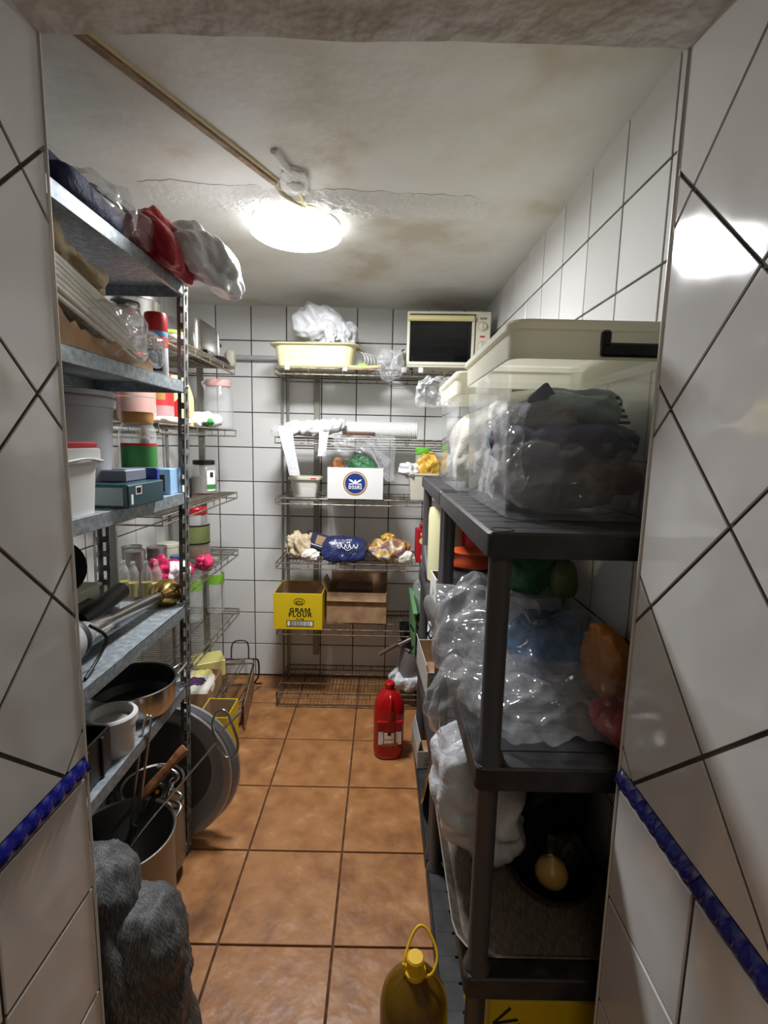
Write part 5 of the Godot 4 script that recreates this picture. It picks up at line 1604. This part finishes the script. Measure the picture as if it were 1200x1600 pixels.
	part(cf, "body", m_blob(Vector3(0.24, 0.13, 0.15), M.navy_foil, 192, 0.07, 11.0, 3.6, func(v: Vector3) -> Vector3: return Vector3(v.x * (1.0 + 0.1 * (0.13 - v.y)), v.y, v.z * (1.25 - 4.0 * v.y) if v.z > 0 else v.z)))
	s = begin()
	for i in 5:
		var a := -0.044 + i * 0.022
		tube(s, arc([Vector3(a - 0.010, 0.01, 0), Vector3(a - 0.004, -0.012, 0.001), Vector3(a + 0.006, -0.012, 0.001), Vector3(a + 0.010, 0.012, 0)]), 0.0018, 5)
	tube(s, arc([Vector3(-0.02, -0.008, 0), Vector3(-0.006, -0.026, 0), Vector3(0.014, -0.022, 0), Vector3(0.02, -0.006, 0)]), 0.0018, 5)
	var dg := part(cf, "line_drawing", done(s, M.print_white), Vector3(0.015, 0.096, 0.075), "white line drawing of a crown-like flower")
	dg.rotation_degrees.x = -48
	var ct := words(cf, "lettering", "COFFEE", 0.012, M.print_white, Vector3(0.012, 0.122, 0.044), Vector3(-60, 0, 0), 400)
	ct.name = "lettering"
	solo("snack_packet", "brown snack packet printed with yellow, white and blue shapes", "packet", m_blob(Vector3(0.22, 0.12, 0.16), M.packet_print, 193, 0.2, 9.0, 2.2), Vector3(0.035, y4, -2.63), -12)
	solo("yellow_wrapper", "small yellow wrapper on top of the brown snack packet", "wrapper", m_blob(Vector3(0.07, 0.04, 0.06), M.gold_foil, 194, 0.3, 18.0, 2.4), Vector3(0.045, y4 + 0.1, -2.66))
	solo("white_fold", "crumpled white paper edge of the snack packet beside a green cap", "paper", m_blob(Vector3(0.1, 0.06, 0.06), M.paper_white, 195, 0.3, 18.0, 2.4), Vector3(0.125, y4, -2.575), 18)
	solo("green_tin", "small dark green tin standing by the red carton", "tin", m_lathe([[0.018, 0.0], [0.02, 0.003], [0.02, 0.03], [0.016, 0.034]], M.green_film, 20), Vector3(0.178, y4, -2.66))
	var rc := thing("red_carton", "upright red carton with round yellow spots at the rack end", "box", Vector3(0.25, y4, -2.63), 6)
	part(rc, "body", m_box(Vector3(0.125, 0.185, 0.06), M.red_card, 0.003, Vector3(0, 0.0925, 0)))
	for a in [[-0.03, 0.12], [0.03, 0.06], [-0.02, 0.03]]:
		part(rc, "spot", m_lathe([[0.018, 0.0], [0.018, 0.0008]], M.yellow_soft, 20), Vector3(a[0], a[1], 0.0302)).rotation_degrees.x = 90
	words(rc, "lettering", "TOMATO", 0.016, M.print_white, Vector3(0, 0.155, 0.0304))
	part(rc, "torn_flap", m_blob(Vector3(0.05, 0.03, 0.04), M.red_film, 196, 0.3, 20.0, 2.4), Vector3(-0.02, 0.183, 0))
	# fifth level
	var y5: float = BK[4] + 0.004
	var gf := carton("flour_carton", "open yellow carton printed GRAM FLOUR with a barcode", Vector3(-0.437, y5, -2.655), 0, 0.262, 0.2, 0.25, "yellow_card", "card_inside")
	words(gf, "lettering", "GRAM", 0.024, M.print_black, Vector3(0.012, 0.108, 0.1256), Vector3.ZERO, 900, "Droid Sans", 1.25)
	words(gf, "lettering", "FLOUR", 0.024, M.print_black, Vector3(0.012, 0.083, 0.1256), Vector3.ZERO, 900, "Droid Sans", 1.25)
	words(gf, "lettering", "6 x 2kg", 0.01, M.print_black, Vector3(0.012, 0.06, 0.1256), Vector3.ZERO, 400)
	words(gf, "lettering", "KTC", 0.018, M.print_black, Vector3(0.008, 0.151, 0.1256), Vector3.ZERO, 900)
	words(gf, "lettering", "A PRODUCT", 0.006, M.print_black, Vector3(0.008, 0.138, 0.1256), Vector3.ZERO, 400)
	s = begin()
	tube(s, Array(circle(0.03, 0.0, 36, 0.0, 0.0, 0.016)), 0.0012, 4, true)
	part(gf, "oval_ring", done(s, M.print_black), Vector3(0.008, 0.157, 0.1258)).rotation_degrees.x = 90
	part(gf, "barcode_frame", m_box(Vector3(0.145, 0.034, 0.0008), M.print_black, 0.0, Vector3(0.012, 0.034, 0.1258)))
	part(gf, "barcode_patch", m_box(Vector3(0.136, 0.026, 0.0008), M.print_white, 0.0, Vector3(0.012, 0.034, 0.1264)))
	part(gf, "barcode", barcode(0.108, 0.026, M.print_black, 9), Vector3(0.012, 0.034, 0.127))
	var bc := carton("brown_carton", "plain brown cardboard carton with folded-in flaps on the lower rack shelf", Vector3(-0.127, y5, -2.745), -1.5, 0.335, 0.175, 0.2, "cardboard", "cardboard", [[1, 0.07, 8, "cardboard"], [0, 0.05, 158, "cardboard"], [2, 0.06, 30, "cardboard"]])
	var fb := part(bc, "brown_liner", m_box(Vector3(0.2, 0.045, 0.1), M.brown_cloth, 0.004, Vector3(-0.02, 0.165, -0.03)))
	fb.rotation_degrees.x = 8
	# green crate leaning on the rack end, with clear bags
	var gc := thing("green_crate", "green plastic crate with a mesh side beside the lower rack shelf", "crate", Vector3(0.305, y5, -2.50), 0)
	for a in [[Vector3(-0.135, 0.11, 0.08), Vector3(0.01, 0.22, 0.42)], [Vector3(0.135, 0.11, 0.08), Vector3(0.01, 0.22, 0.42)], [Vector3(0, 0.11, -0.125), Vector3(0.26, 0.22, 0.01)]]:
		part(gc, "side_panel", m_box(a[1], M.green_crate, 0.004, a[0]))
	part(gc, "rim", m_box(Vector3(0.022, 0.012, 0.44), M.green_crate, 0.003, Vector3(-0.137, 0.218, 0.08)))
	s = begin()
	for i in 9:
		var x := -0.12 + i * 0.03
		box(s, Vector3(x, 0.09, 0.285), Vector3(0.007, 0.17, 0.006), 0.001, Basis(Vector3.BACK, 0.5))
		box(s, Vector3(x, 0.09, 0.285), Vector3(0.007, 0.17, 0.006), 0.001, Basis(Vector3.BACK, -0.5))
	box(s, Vector3(0, 0.2, 0.285), Vector3(0.27, 0.04, 0.008), 0.002)
	part(gc, "mesh_panel", done(s, M.black))
	part(gc, "bottom_panel", m_box(Vector3(0.26, 0.006, 0.41), M.green_crate, 0.001, Vector3(0, 0.004, 0.08)))
	solo("clear_bundle", "knotted clear plastic bundle rising from the green crate", "plastic bag", m_blob(Vector3(0.17, 0.22, 0.16), M.film_thick, 200, 0.16, 8.0, 2.4), Vector3(0.265, y5 + 0.11, -2.46))
	solo("white_bundle", "white packet under the clear bundle in the green crate", "bag", m_blob(Vector3(0.2, 0.13, 0.3), M.bag_white, 201, 0.14, 8.0, 2.6), Vector3(0.3, y5 + 0.008, -2.42))
	# bottom level: tilted grey bucket
	var y6: float = BK[5] + 0.004
	var bd := thing("tilted_bucket", "grey plastic bucket tilted on the lowest rack shelf, a brush across it", "bucket", Vector3(0.175, y6 + 0.055, -2.60))
	var bo := part(bd, "body", m_lathe([[0.062, 0.0], [0.065, 0.004], [0.088, 0.19], [0.094, 0.194], [0.094, 0.2], [0.084, 0.2], [0.06, 0.006], [0.002, 0.006]], M.grey_dark_bucket, 40, true, false))
	bo.rotation_degrees = Vector3(0, 0, -8)
	part(bo, "red_mark", m_band(0.079, 0.12, 0.145, -60, -40, M.print_red))
	var br := thing("dough_scraper", "steel scraper with a dark wooden handle lying across the grey bucket", "scraper", Vector3(0.12, y6 + 0.285, -2.53))
	s = begin()
	rod(s, Vector3(-0.02, 0.0, 0.0), Vector3(-0.115, -0.055, 0.01), 0.011, 10)
	part(br, "handle", done(s, M.brown_cloth))
	s = begin()
	box(s, Vector3(0.04, 0.028, 0), Vector3(0.13, 0.016, 0.03), 0.004, Basis(Vector3.BACK, 0.48))
	part(br, "blade", done(s, M.steel))
	solo("black_cup", "black plastic cup lying on top of the grey bucket", "cup", m_lathe([[0.026, 0.0], [0.036, 0.09], [0.032, 0.09], [0.02, 0.01]], M.black, 24), Vector3(0.145, y6 + 0.29, -2.59))
	solo("white_sack", "white printed paper sack slumped under the grey bucket", "sack", m_blob(Vector3(0.28, 0.11, 0.2), M.bag_white, 204, 0.16, 8.0, 2.4), Vector3(0.22, y6, -2.60))

# ---------------------------------------------------------------- goods on the right-hand units
func storage_box(called: String, label: String, at: Vector3, w: float, d: float, h: float) -> Node3D:
	var t := thing(called, label, "storage box", at)
	var s := begin()
	loft(s, [rrect(w - 0.03, d - 0.03, 0.03, 0.0), rrect(w - 0.026, d - 0.026, 0.03, 0.004), rrect(w - 0.004, d - 0.004, 0.03, h - 0.05)], true, false)
	part(t, "body", done(s, M.clear_box), Vector3.ZERO, "clear plastic body")
	s = begin()
	loft(s, [rrect(w, d, 0.03, h - 0.068), rrect(w + 0.004, d + 0.004, 0.032, h - 0.066), rrect(w + 0.008, d + 0.008, 0.034, h - 0.02), rrect(w + 0.022, d + 0.022, 0.04, h - 0.018), rrect(w + 0.022, d + 0.022, 0.04, h - 0.006), rrect(w + 0.01, d + 0.01, 0.036, h), rrect(w - 0.03, d - 0.03, 0.03, h), rrect(w - 0.05, d - 0.05, 0.03, h - 0.008)], false, true, 40.0)
	part(t, "lid", done(s, M.lid_white), Vector3.ZERO, "milky white lid with a deep skirt")
	s = begin()
	for a in [[Vector3(0, h - 0.052, d * 0.5 + 0.012), Vector3(0.13, 0.024, 0.014)], [Vector3(-0.058, h - 0.034, d * 0.5 + 0.013), Vector3(0.016, 0.03, 0.016)], [Vector3(0.058, h - 0.034, d * 0.5 + 0.013), Vector3(0.016, 0.03, 0.016)]]:
		box(s, a[0], a[1], 0.004)
	part(t, "clip_handle", done(s, M.black), Vector3(0.065, 0, 0), "black clip handle")
	return t

func goods_right() -> void:
	var s := begin()
	var y1 := 1.306
	storage_box("storage_box", "big clear storage box with a white lid and black clip, full of cloths", Vector3(0.384, y1, -1.16), 0.312, 0.485, 0.365)
	storage_box("storage_box", "second clear lidded storage box standing behind the first one", Vector3(0.372, y1, -1.70), 0.312, 0.44, 0.355)
	var b0 := Vector3(0.384, y1 + 0.008, -1.16)
	var inside := [
		["cloth_bundle", "dark striped cloth in clear film at the bottom of the storage box", "cloth", Vector3(0.255, 0.10, 0.4), "dark_cloth", Vector3(0, 0, 0.005)],
		["cloth_bundle", "dark navy bundle filling the middle of the storage box", "cloth", Vector3(0.262, 0.10, 0.41), "navy_cloth", Vector3(0.0, 0.088, 0.01)],
		["cloth_bundle", "grey cloth bundle in the middle of the storage box", "cloth", Vector3(0.13, 0.07, 0.16), "grey_cloth", Vector3(-0.045, 0.155, 0.1)],
		["film_pack", "dull teal film pack lying high in the storage box", "packet", Vector3(0.19, 0.085, 0.2), "teal_film", Vector3(0.025, 0.165, 0.06)],
		["cloth_bundle", "folded brown cloth low in the right corner of the storage box", "cloth", Vector3(0.12, 0.06, 0.07), "brown_cloth", Vector3(0.06, 0.04, 0.19)],
		["paper_wad", "crumpled off-white paper at the back of the storage box", "paper", Vector3(0.22, 0.1, 0.17), "paper_white", Vector3(0.0, 0.165, -0.1)],
	]
	for i in inside.size():
		var a: Array = inside[i]
		solo(a[0], a[1], a[2], m_blob(a[3], M[a[4]], 210 + i, 0.12, 9.0, 3.0), b0 + a[5], 4.0 * (i % 3) - 4.0)
	solo("film_pack", "clear glossy film bag crumpled against the front of the storage box", "plastic bag", m_blob(Vector3(0.26, 0.15, 0.08), M.film, 220, 0.18, 12.0, 3.0), b0 + Vector3(-0.005, 0.002, 0.185))
	solo("film_pack", "clear glossy film bag along the aisle side of the storage box", "plastic bag", m_blob(Vector3(0.05, 0.2, 0.36), M.film_thick, 221, 0.16, 10.0, 3.0), b0 + Vector3(-0.12, 0.002, 0.02))
	var st := thing("striped_strip", "striped dark and white cloth strip curling up inside the storage box", "cloth", b0 + Vector3(0.115, 0.185, 0.12))
	for i in 9:
		part(st, "stripe", m_box(Vector3(0.03, 0.006, 0.004), M.print_black if i % 2 == 0 else M.print_white, 0.0, Vector3(-0.0035 * i, i * 0.0062 , 0)))
	var nt := solo("navy_tag", "small dark navy patterned pouch standing up in the storage box", "pouch", m_box(Vector3(0.06, 0.05, 0.014), M.navy_cloth, 0.004), b0 + Vector3(-0.06, 0.225, 0.14))
	nt.rotation_degrees = Vector3(-10, 20, 38)
	for i in 2:
		var pc := solo("print_card", ["white label card with a grey oval behind the box side", "narrow white label card beside the oval one"][i], "card", m_box(Vector3(0.0012, [0.085, 0.06][i], [0.085, 0.035][i]), M.white_card, 0.0), Vector3(0.2485, y1 + 0.07 - 0.015 * i, -1.12 - 0.1 * i))
		pc.rotation_degrees = Vector3(10, 0, -3)
		if i == 0:
			var ovp := part(pc, "oval_print", m_lathe([[0.022, 0.0], [0.022, 0.0006]], M.print_grey, 24), Vector3(-0.0012, 0, 0))
			ovp.rotation_degrees.z = 90
	solo("film_scrap", "crumpled clear film hanging on the corner of the second storage box", "plastic bag", m_blob(Vector3(0.13, 0.1, 0.16), M.film_thick, 223, 0.26, 14.0, 2.4), Vector3(0.17, y1 + 0.27, -1.74))
	solo("pale_bundle", "pale grey bundle inside the second storage box", "cloth", m_blob(Vector3(0.25, 0.24, 0.36), M.paper_white, 224, 0.1, 7.0, 3.2), Vector3(0.372, y1 + 0.008, -1.70))
	# second tier of the near unit
	var y2 := 0.888
	var ob := bucket("sauce_bucket", "translucent grey bucket with an orange lid and navy band", Vector3(0.292, y2, -1.545), 0.062, 0.078, 0.17, "grey_bucket")
	part(ob, "band", m_lathe([[0.083, 0.172], [0.086, 0.174], [0.086, 0.182], [0.083, 0.184]], M.navy_band, 40))
	part(ob, "lid", m_lathe([[0.088, 0.183], [0.09, 0.186], [0.088, 0.2], [0.07, 0.222], [0.066, 0.222], [0.05, 0.214], [0.004, 0.212]], M.orange_lid, 40), Vector3.ZERO, "orange dished lid")
	var ob2 := bucket("sauce_bucket", "red and orange lidded tub stacked behind the orange-lidded bucket", Vector3(0.42, y2, -1.93), 0.09, 0.1, 0.25, "red_plastic")
	part(ob2, "lid", m_lathe([[0.104, 0.25], [0.106, 0.252], [0.106, 0.266], [0.1, 0.27]], M.orange_lid, 40))
	solo("cream_drum", "cream drum with an orange stripe behind the orange-lidded bucket", "drum", m_lathe([[0.075, 0.0], [0.08, 0.004], [0.082, 0.27], [0.078, 0.3]], M.cream_plastic, 36), Vector3(0.275, y2, -1.99))
	# big loose clear plastic bags
	solo("clear_sack", "large crumpled clear plastic sack bulging out over the aisle", "plastic bag", m_blob(Vector3(0.24, 0.21, 0.36), M.film_thick, 230, 0.2, 5.5, 2.6), Vector3(0.245, y2, -1.2))
	solo("clear_sack", "clear plastic sack drooping down over the shelf edge", "plastic bag", m_blob(Vector3(0.10, 0.2, 0.14), M.film_thick, 231, 0.2, 8.0, 2.6, func(v: Vector3) -> Vector3: return v + Vector3(-0.02 * sin(v.y * 14.0), 0, 0)), Vector3(0.18, y2 - 0.1, -0.98))
	solo("clear_sheet", "flat clear plastic sheeting spread on the front of the second tier", "plastic sheet", m_blob(Vector3(0.34, 0.085, 0.26), M.film_thick, 232, 0.18, 8.0, 3.0), Vector3(0.36, y2, -0.955))
	solo("clear_sheet", "dark folded clear film heaped behind the front plastic sheeting", "plastic sheet", m_blob(Vector3(0.34, 0.16, 0.3), M.film, 233, 0.18, 7.0, 2.8), Vector3(0.375, y2, -1.12))
	solo("blue_pack", "blue plastic-wrapped pack inside the clear sacks", "packet", m_blob(Vector3(0.17, 0.14, 0.14), M.blue_film, 234, 0.14, 9.0, 3.2), Vector3(0.42, y2 + 0.004, -1.16), 14)
	solo("orange_pack", "orange and white packet standing against the right wall tiles", "packet", m_blob(Vector3(0.05, 0.16, 0.13), M.orange_film, 235, 0.1, 9.0, 3.4), Vector3(0.505, y2 + 0.004, -1.03), 10)
	solo("red_pack", "dull red packet lying below the orange packet", "packet", m_blob(Vector3(0.09, 0.06, 0.14), M.red_film, 236, 0.14, 9.0, 3.0), Vector3(0.475, y2 + 0.002, -0.90), 4)
	solo("green_bag", "dark green bag hanging high behind the near post", "bag", m_blob(Vector3(0.16, 0.12, 0.14), M.green_film, 237, 0.1, 8.0, 2.8), Vector3(0.40, y2 + 0.16, -1.33))
	solo("frosted_crock", "pale frosted container under the green bag", "container", m_lathe([[0.09, 0.0], [0.1, 0.004], [0.105, 0.15], [0.1, 0.158]], M.frost, 36), Vector3(0.41, y2, -1.36))
	solo("yellow_tape", "olive green printed pouch beside the green bag", "pouch", m_blob(Vector3(0.07, 0.1, 0.08), M.print_olive, 238, 0.12, 12.0, 2.6), Vector3(0.49, y2 + 0.16, -1.28))
	# third tier: white bag, tray, bowl with an onion, black sack
	var y3 := 0.458
	solo("white_carrier", "shiny white plastic bag bulging out between the shelf tiers", "plastic bag", m_blob(Vector3(0.19, 0.31, 0.26), M.bag_white_shiny, 240, 0.14, 6.0, 2.4, func(v: Vector3) -> Vector3: return v + Vector3(0.06 * (1.0 - smoothstep(0.0, 0.16, v.y)), 0, 0.1 * v.y - 0.02)), Vector3(0.222, y3 + 0.036, -1.06), 0)
	solo("white_carrier", "white plastic bag standing further in behind the shiny bag", "plastic bag", m_blob(Vector3(0.22, 0.22, 0.22), M.bag_white, 241, 0.14, 7.0, 2.6), Vector3(0.40, y3 + 0.02, -1.38))
	var ty := thing("serving_tray", "worn brown wood-look tray lying on the third tier", "tray", Vector3(0.335, y3, -1.05))
	s = begin()
	loft(s, [rrect(0.30, 0.44, 0.05, 0.002), rrect(0.31, 0.45, 0.055, 0.004), rrect(0.345, 0.49, 0.07, 0.026), rrect(0.348, 0.493, 0.07, 0.028), rrect(0.343, 0.488, 0.07, 0.029), rrect(0.305, 0.445, 0.05, 0.009)], true, true)
	part(ty, "body", done(s, M.tray_grain))
	var bw := thing("black_bowl", "glossy black bowl standing on the brown tray", "bowl", Vector3(0.395, y3 + 0.011, -0.97))
	part(bw, "body", m_lathe([[0.045, 0.0], [0.05, 0.004], [0.085, 0.045], [0.092, 0.06], [0.088, 0.06], [0.08, 0.044], [0.045, 0.008], [0.002, 0.007]], M.black_gloss, 44, true, false))
	var on := thing("onion", "yellow-brown onion lying in the black bowl", "onion", Vector3(0.395, y3 + 0.020, -0.97))
	part(on, "bulb", m_lathe([[0.006, 0.0], [0.02, 0.004], [0.034, 0.02], [0.036, 0.034], [0.028, 0.052], [0.012, 0.062], [0.004, 0.07]], M.onion, 28))
	solo("black_sack", "black plastic refuse sack slumped at the wall side of the third tier", "plastic bag", m_blob(Vector3(0.24, 0.22, 0.26), M.bag_black, 243, 0.16, 7.0, 2.6), Vector3(0.42, y3 + 0.02, -1.17))
	# bottom tier: the yellow oil carton
	var yo := thing("oil_carton", "yellow carton with brown lettering on the lowest tier of the near unit", "box", Vector3(0.372, 0.048, -0.955))
	part(yo, "body", m_box(Vector3(0.27, 0.30, 0.24), M.yellow_card, 0.003, Vector3(0, 0.15, 0)))
	words(yo, "lettering", "VEG", 0.05, M.print_black, Vector3(-0.085, 0.225, 0.1206), Vector3(0, 0, -60), 400)
	words(yo, "lettering", "OIL", 0.1, M.print_red, Vector3(0.02, 0.16, 0.1206), Vector3.ZERO, 900)
	# far unit
	var wb := carton("white_carton", "open white printed carton on the second tier by the far post", Vector3(0.292, 0.888, -1.735), 3, 0.2, 0.09, 0.13, "white_card", "cardboard")
	for i in 3:
		words(wb, "lettering", ["F", "U", "L"][i], 0.018, M.print_grey, Vector3(-0.07, 0.068 - i * 0.026, 0.0656), Vector3.ZERO)
	part(wb, "grey_print", stripes(0.08, 0.05, 5, M.print_grey), Vector3(0.035, 0.045, 0.0656))
	var c3 := carton("tall_carton", "tall open carton with brown inside and torn edges on the third tier", Vector3(0.268, 0.458, -1.97), 3, 0.17, 0.11, 0.33, "grey_card", "cardboard", [[2, 0.03, 12, "grey_card"]])
	words(c3, "lettering", "Picos", 0.022, M.print_grey, Vector3(-0.04, 0.078, 0.1656), Vector3.ZERO)
	part(c3, "text_lines", stripes(0.08, 0.04, 4, M.print_grey), Vector3(-0.01, 0.04, 0.1656))
	var c4 := carton("low_carton", "small open carton with a ragged front on the floor-level tier", Vector3(0.248, 0.048, -2.07), 3, 0.15, 0.08, 0.21, "grey_card", "cardboard", [[2, 0.05, -12, "grey_card"]])
	part(c4, "inner_flap", m_box(Vector3(0.13, 0.003, 0.08), M.cardboard, 0.0, Vector3(0, 0.07, 0.05)))
	part(c4, "text_lines", stripes(0.09, 0.04, 3, M.print_grey), Vector3(0.0, 0.04, 0.1056))
	var gp := thing("gold_pan", "round pan with a shiny golden rim standing on edge in the far unit", "pan", Vector3(0.245, 0.048, -1.78))
	s = begin()
	lathe(s, [[0.002, 0.0], [0.11, 0.0], [0.14, 0.03], [0.152, 0.032], [0.152, 0.028], [0.115, -0.004], [0.002, -0.004]], 56)
	var o := part(gp, "dish", done(s, M.gold_metal), Vector3(0, 0.154, 0))
	o.rotation_degrees = Vector3(0, -12, 80)
	for i in 2:
		solo("glass_bowl", ["dark glass bowl on the floor-level tier of the far unit", "second dark glass bowl stacked beyond the first"][i], "bowl", m_lathe([[0.05, 0.0], [0.075, 0.06], [0.08, 0.062], [0.072, 0.06], [0.045, 0.006], [0.002, 0.006]], M.black_gloss, 32, true, false), Vector3(0.3, 0.048 , -1.62 - 0.0 * i) + Vector3(0, 0.022 * i, 0))

func goods_floor() -> void:
	# red jug
	var s := begin()
	var j := thing("red_jug", "red plastic jug with a handle and white label on the floor", "jug", Vector3(0.055, 0.0, -2.14), 4)
	j.scale = Vector3(1, 0.94, 1)
	s = begin()
	var prof := [[0.118, 0.098, 0.0], [0.134, 0.114, 0.008], [0.14, 0.12, 0.03], [0.14, 0.12, 0.16], [0.142, 0.122, 0.175], [0.142, 0.122, 0.235], [0.132, 0.115, 0.275], [0.104, 0.098, 0.31], [0.066, 0.07, 0.335], [0.042, 0.044, 0.345], [0.038, 0.038, 0.355]]
	var rings := []
	for p in prof:
		rings.append(rrect(p[0], p[1], minf(p[0], p[1]) * 0.46, p[2], 6))
	loft(s, rings, true, true, 60.0)
	part(j, "body", done(s, M.red_plastic))
	part(j, "cap", m_lathe([[0.02, 0.352], [0.023, 0.354], [0.023, 0.374], [0.018, 0.379], [0.003, 0.38]], M.red_plastic, 28))
	s = begin()
	tube(s, arc([Vector3(0, 0.335, 0.034), Vector3(0, 0.318, 0.062), Vector3(0, 0.27, 0.075), Vector3(0, 0.21, 0.068)]), 0.011, 10)
	part(j, "handle", done(s, M.red_plastic))
	part(j, "ledge", m_box(Vector3(0.12, 0.02, 0.016), M.red_plastic, 0.006, Vector3(0, 0.20, 0.056)))
	part(j, "label_print", m_box(Vector3(0.046, 0.062, 0.002), M.print_white, 0.0, Vector3(-0.002, 0.115, 0.0602)))
	part(j, "label_side", m_box(Vector3(0.022, 0.066, 0.002), M.print_white, 0.0, Vector3(-0.0405, 0.118, 0.0572)))
	part(j, "label_side", m_box(Vector3(0.026, 0.066, 0.002), M.print_white, 0.0, Vector3(0.041, 0.118, 0.0572)))
	part(j, "black_logo", m_box(Vector3(0.016, 0.015, 0.0024), M.print_black, 0.0, Vector3(-0.002, 0.141, 0.0606)))
	words(j, "lettering", "KETCHUP", 0.007, M.print_red, Vector3(-0.002, 0.112, 0.0612), Vector3.ZERO, 700)
	part(j, "picture", m_box(Vector3(0.075, 0.016, 0.0024), M.print_gold, 0.002, Vector3(0.0, 0.086, 0.0604)))
	# oil bottle in front
	var o := thing("oil_jug", "big bottle of golden cooking oil with a yellow cap and handle", "bottle", Vector3(0.096, 0.0, -0.93), 0)
	part(o, "body", m_lathe([[0.055, 0.0], [0.07, 0.006], [0.0755, 0.03], [0.0755, 0.215], [0.07, 0.242], [0.054, 0.266], [0.032, 0.284], [0.021, 0.294], [0.02, 0.304]], M.oil, 48))
	part(o, "cap", m_lathe([[0.0175, 0.3], [0.0195, 0.302], [0.0195, 0.332], [0.0165, 0.336], [0.002, 0.336]], M.yellow_cap, 36))
	part(o, "collar", m_lathe([[0.0215, 0.293], [0.0235, 0.295], [0.0235, 0.303], [0.0195, 0.305]], M.yellow_cap, 32))
	s = begin()
	tube(s, arc([Vector3(-0.021, 0.3, 0.0), Vector3(-0.025, 0.315, -0.004), Vector3(-0.01, 0.342, -0.03), Vector3(0.008, 0.36, -0.045), Vector3(0.026, 0.356, -0.045), Vector3(0.042, 0.34, -0.03), Vector3(0.049, 0.322, -0.01), Vector3(0.038, 0.305, 0.008), Vector3(0.021, 0.298, 0.012)]), 0.0032, 8)
	part(o, "handle", done(s, M.yellow_cap))
	part(o, "knob", m_box(Vector3(0.007, 0.008, 0.008), M.yellow_cap, 0.002, Vector3(-0.0255, 0.312, -0.002)))

# ---------------------------------------------------------------- scene
func _ready() -> void:
	var cam := Camera3D.new()
	cam.name = "camera"
	add_child(cam)
	cam.position = Vector3(0, 1.4443, 0)
	cam.basis = Basis(Vector3.UP, -0.0047) * Basis(Vector3.RIGHT, -0.1381) * Basis(Vector3.BACK, 0.0232)
	cam.fov = rad_to_deg(2.0 * atan(800.0 / 767.2))
	cam.near = 0.02
	cam.current = true
	var we := WorldEnvironment.new()
	we.name = "environment"
	var env := Environment.new()
	env.background_mode = Environment.BG_COLOR
	env.background_color = Color(0, 0, 0)
	env.tonemap_mode = Environment.TONE_MAPPER_LINEAR
	env.tonemap_exposure = 1.12
	env.sdfgi_enabled = true
	env.ssao_enabled = true
	env.ssil_enabled = true
	we.environment = env
	add_child(we)
	make_materials()
	build_lights()
	build_room()
	build_steel_shelving()
	build_wire_racks()
	build_plastic_units()
	goods_steel()
	goods_left_rack()
	goods_back_rack()
	goods_right()
	goods_floor()
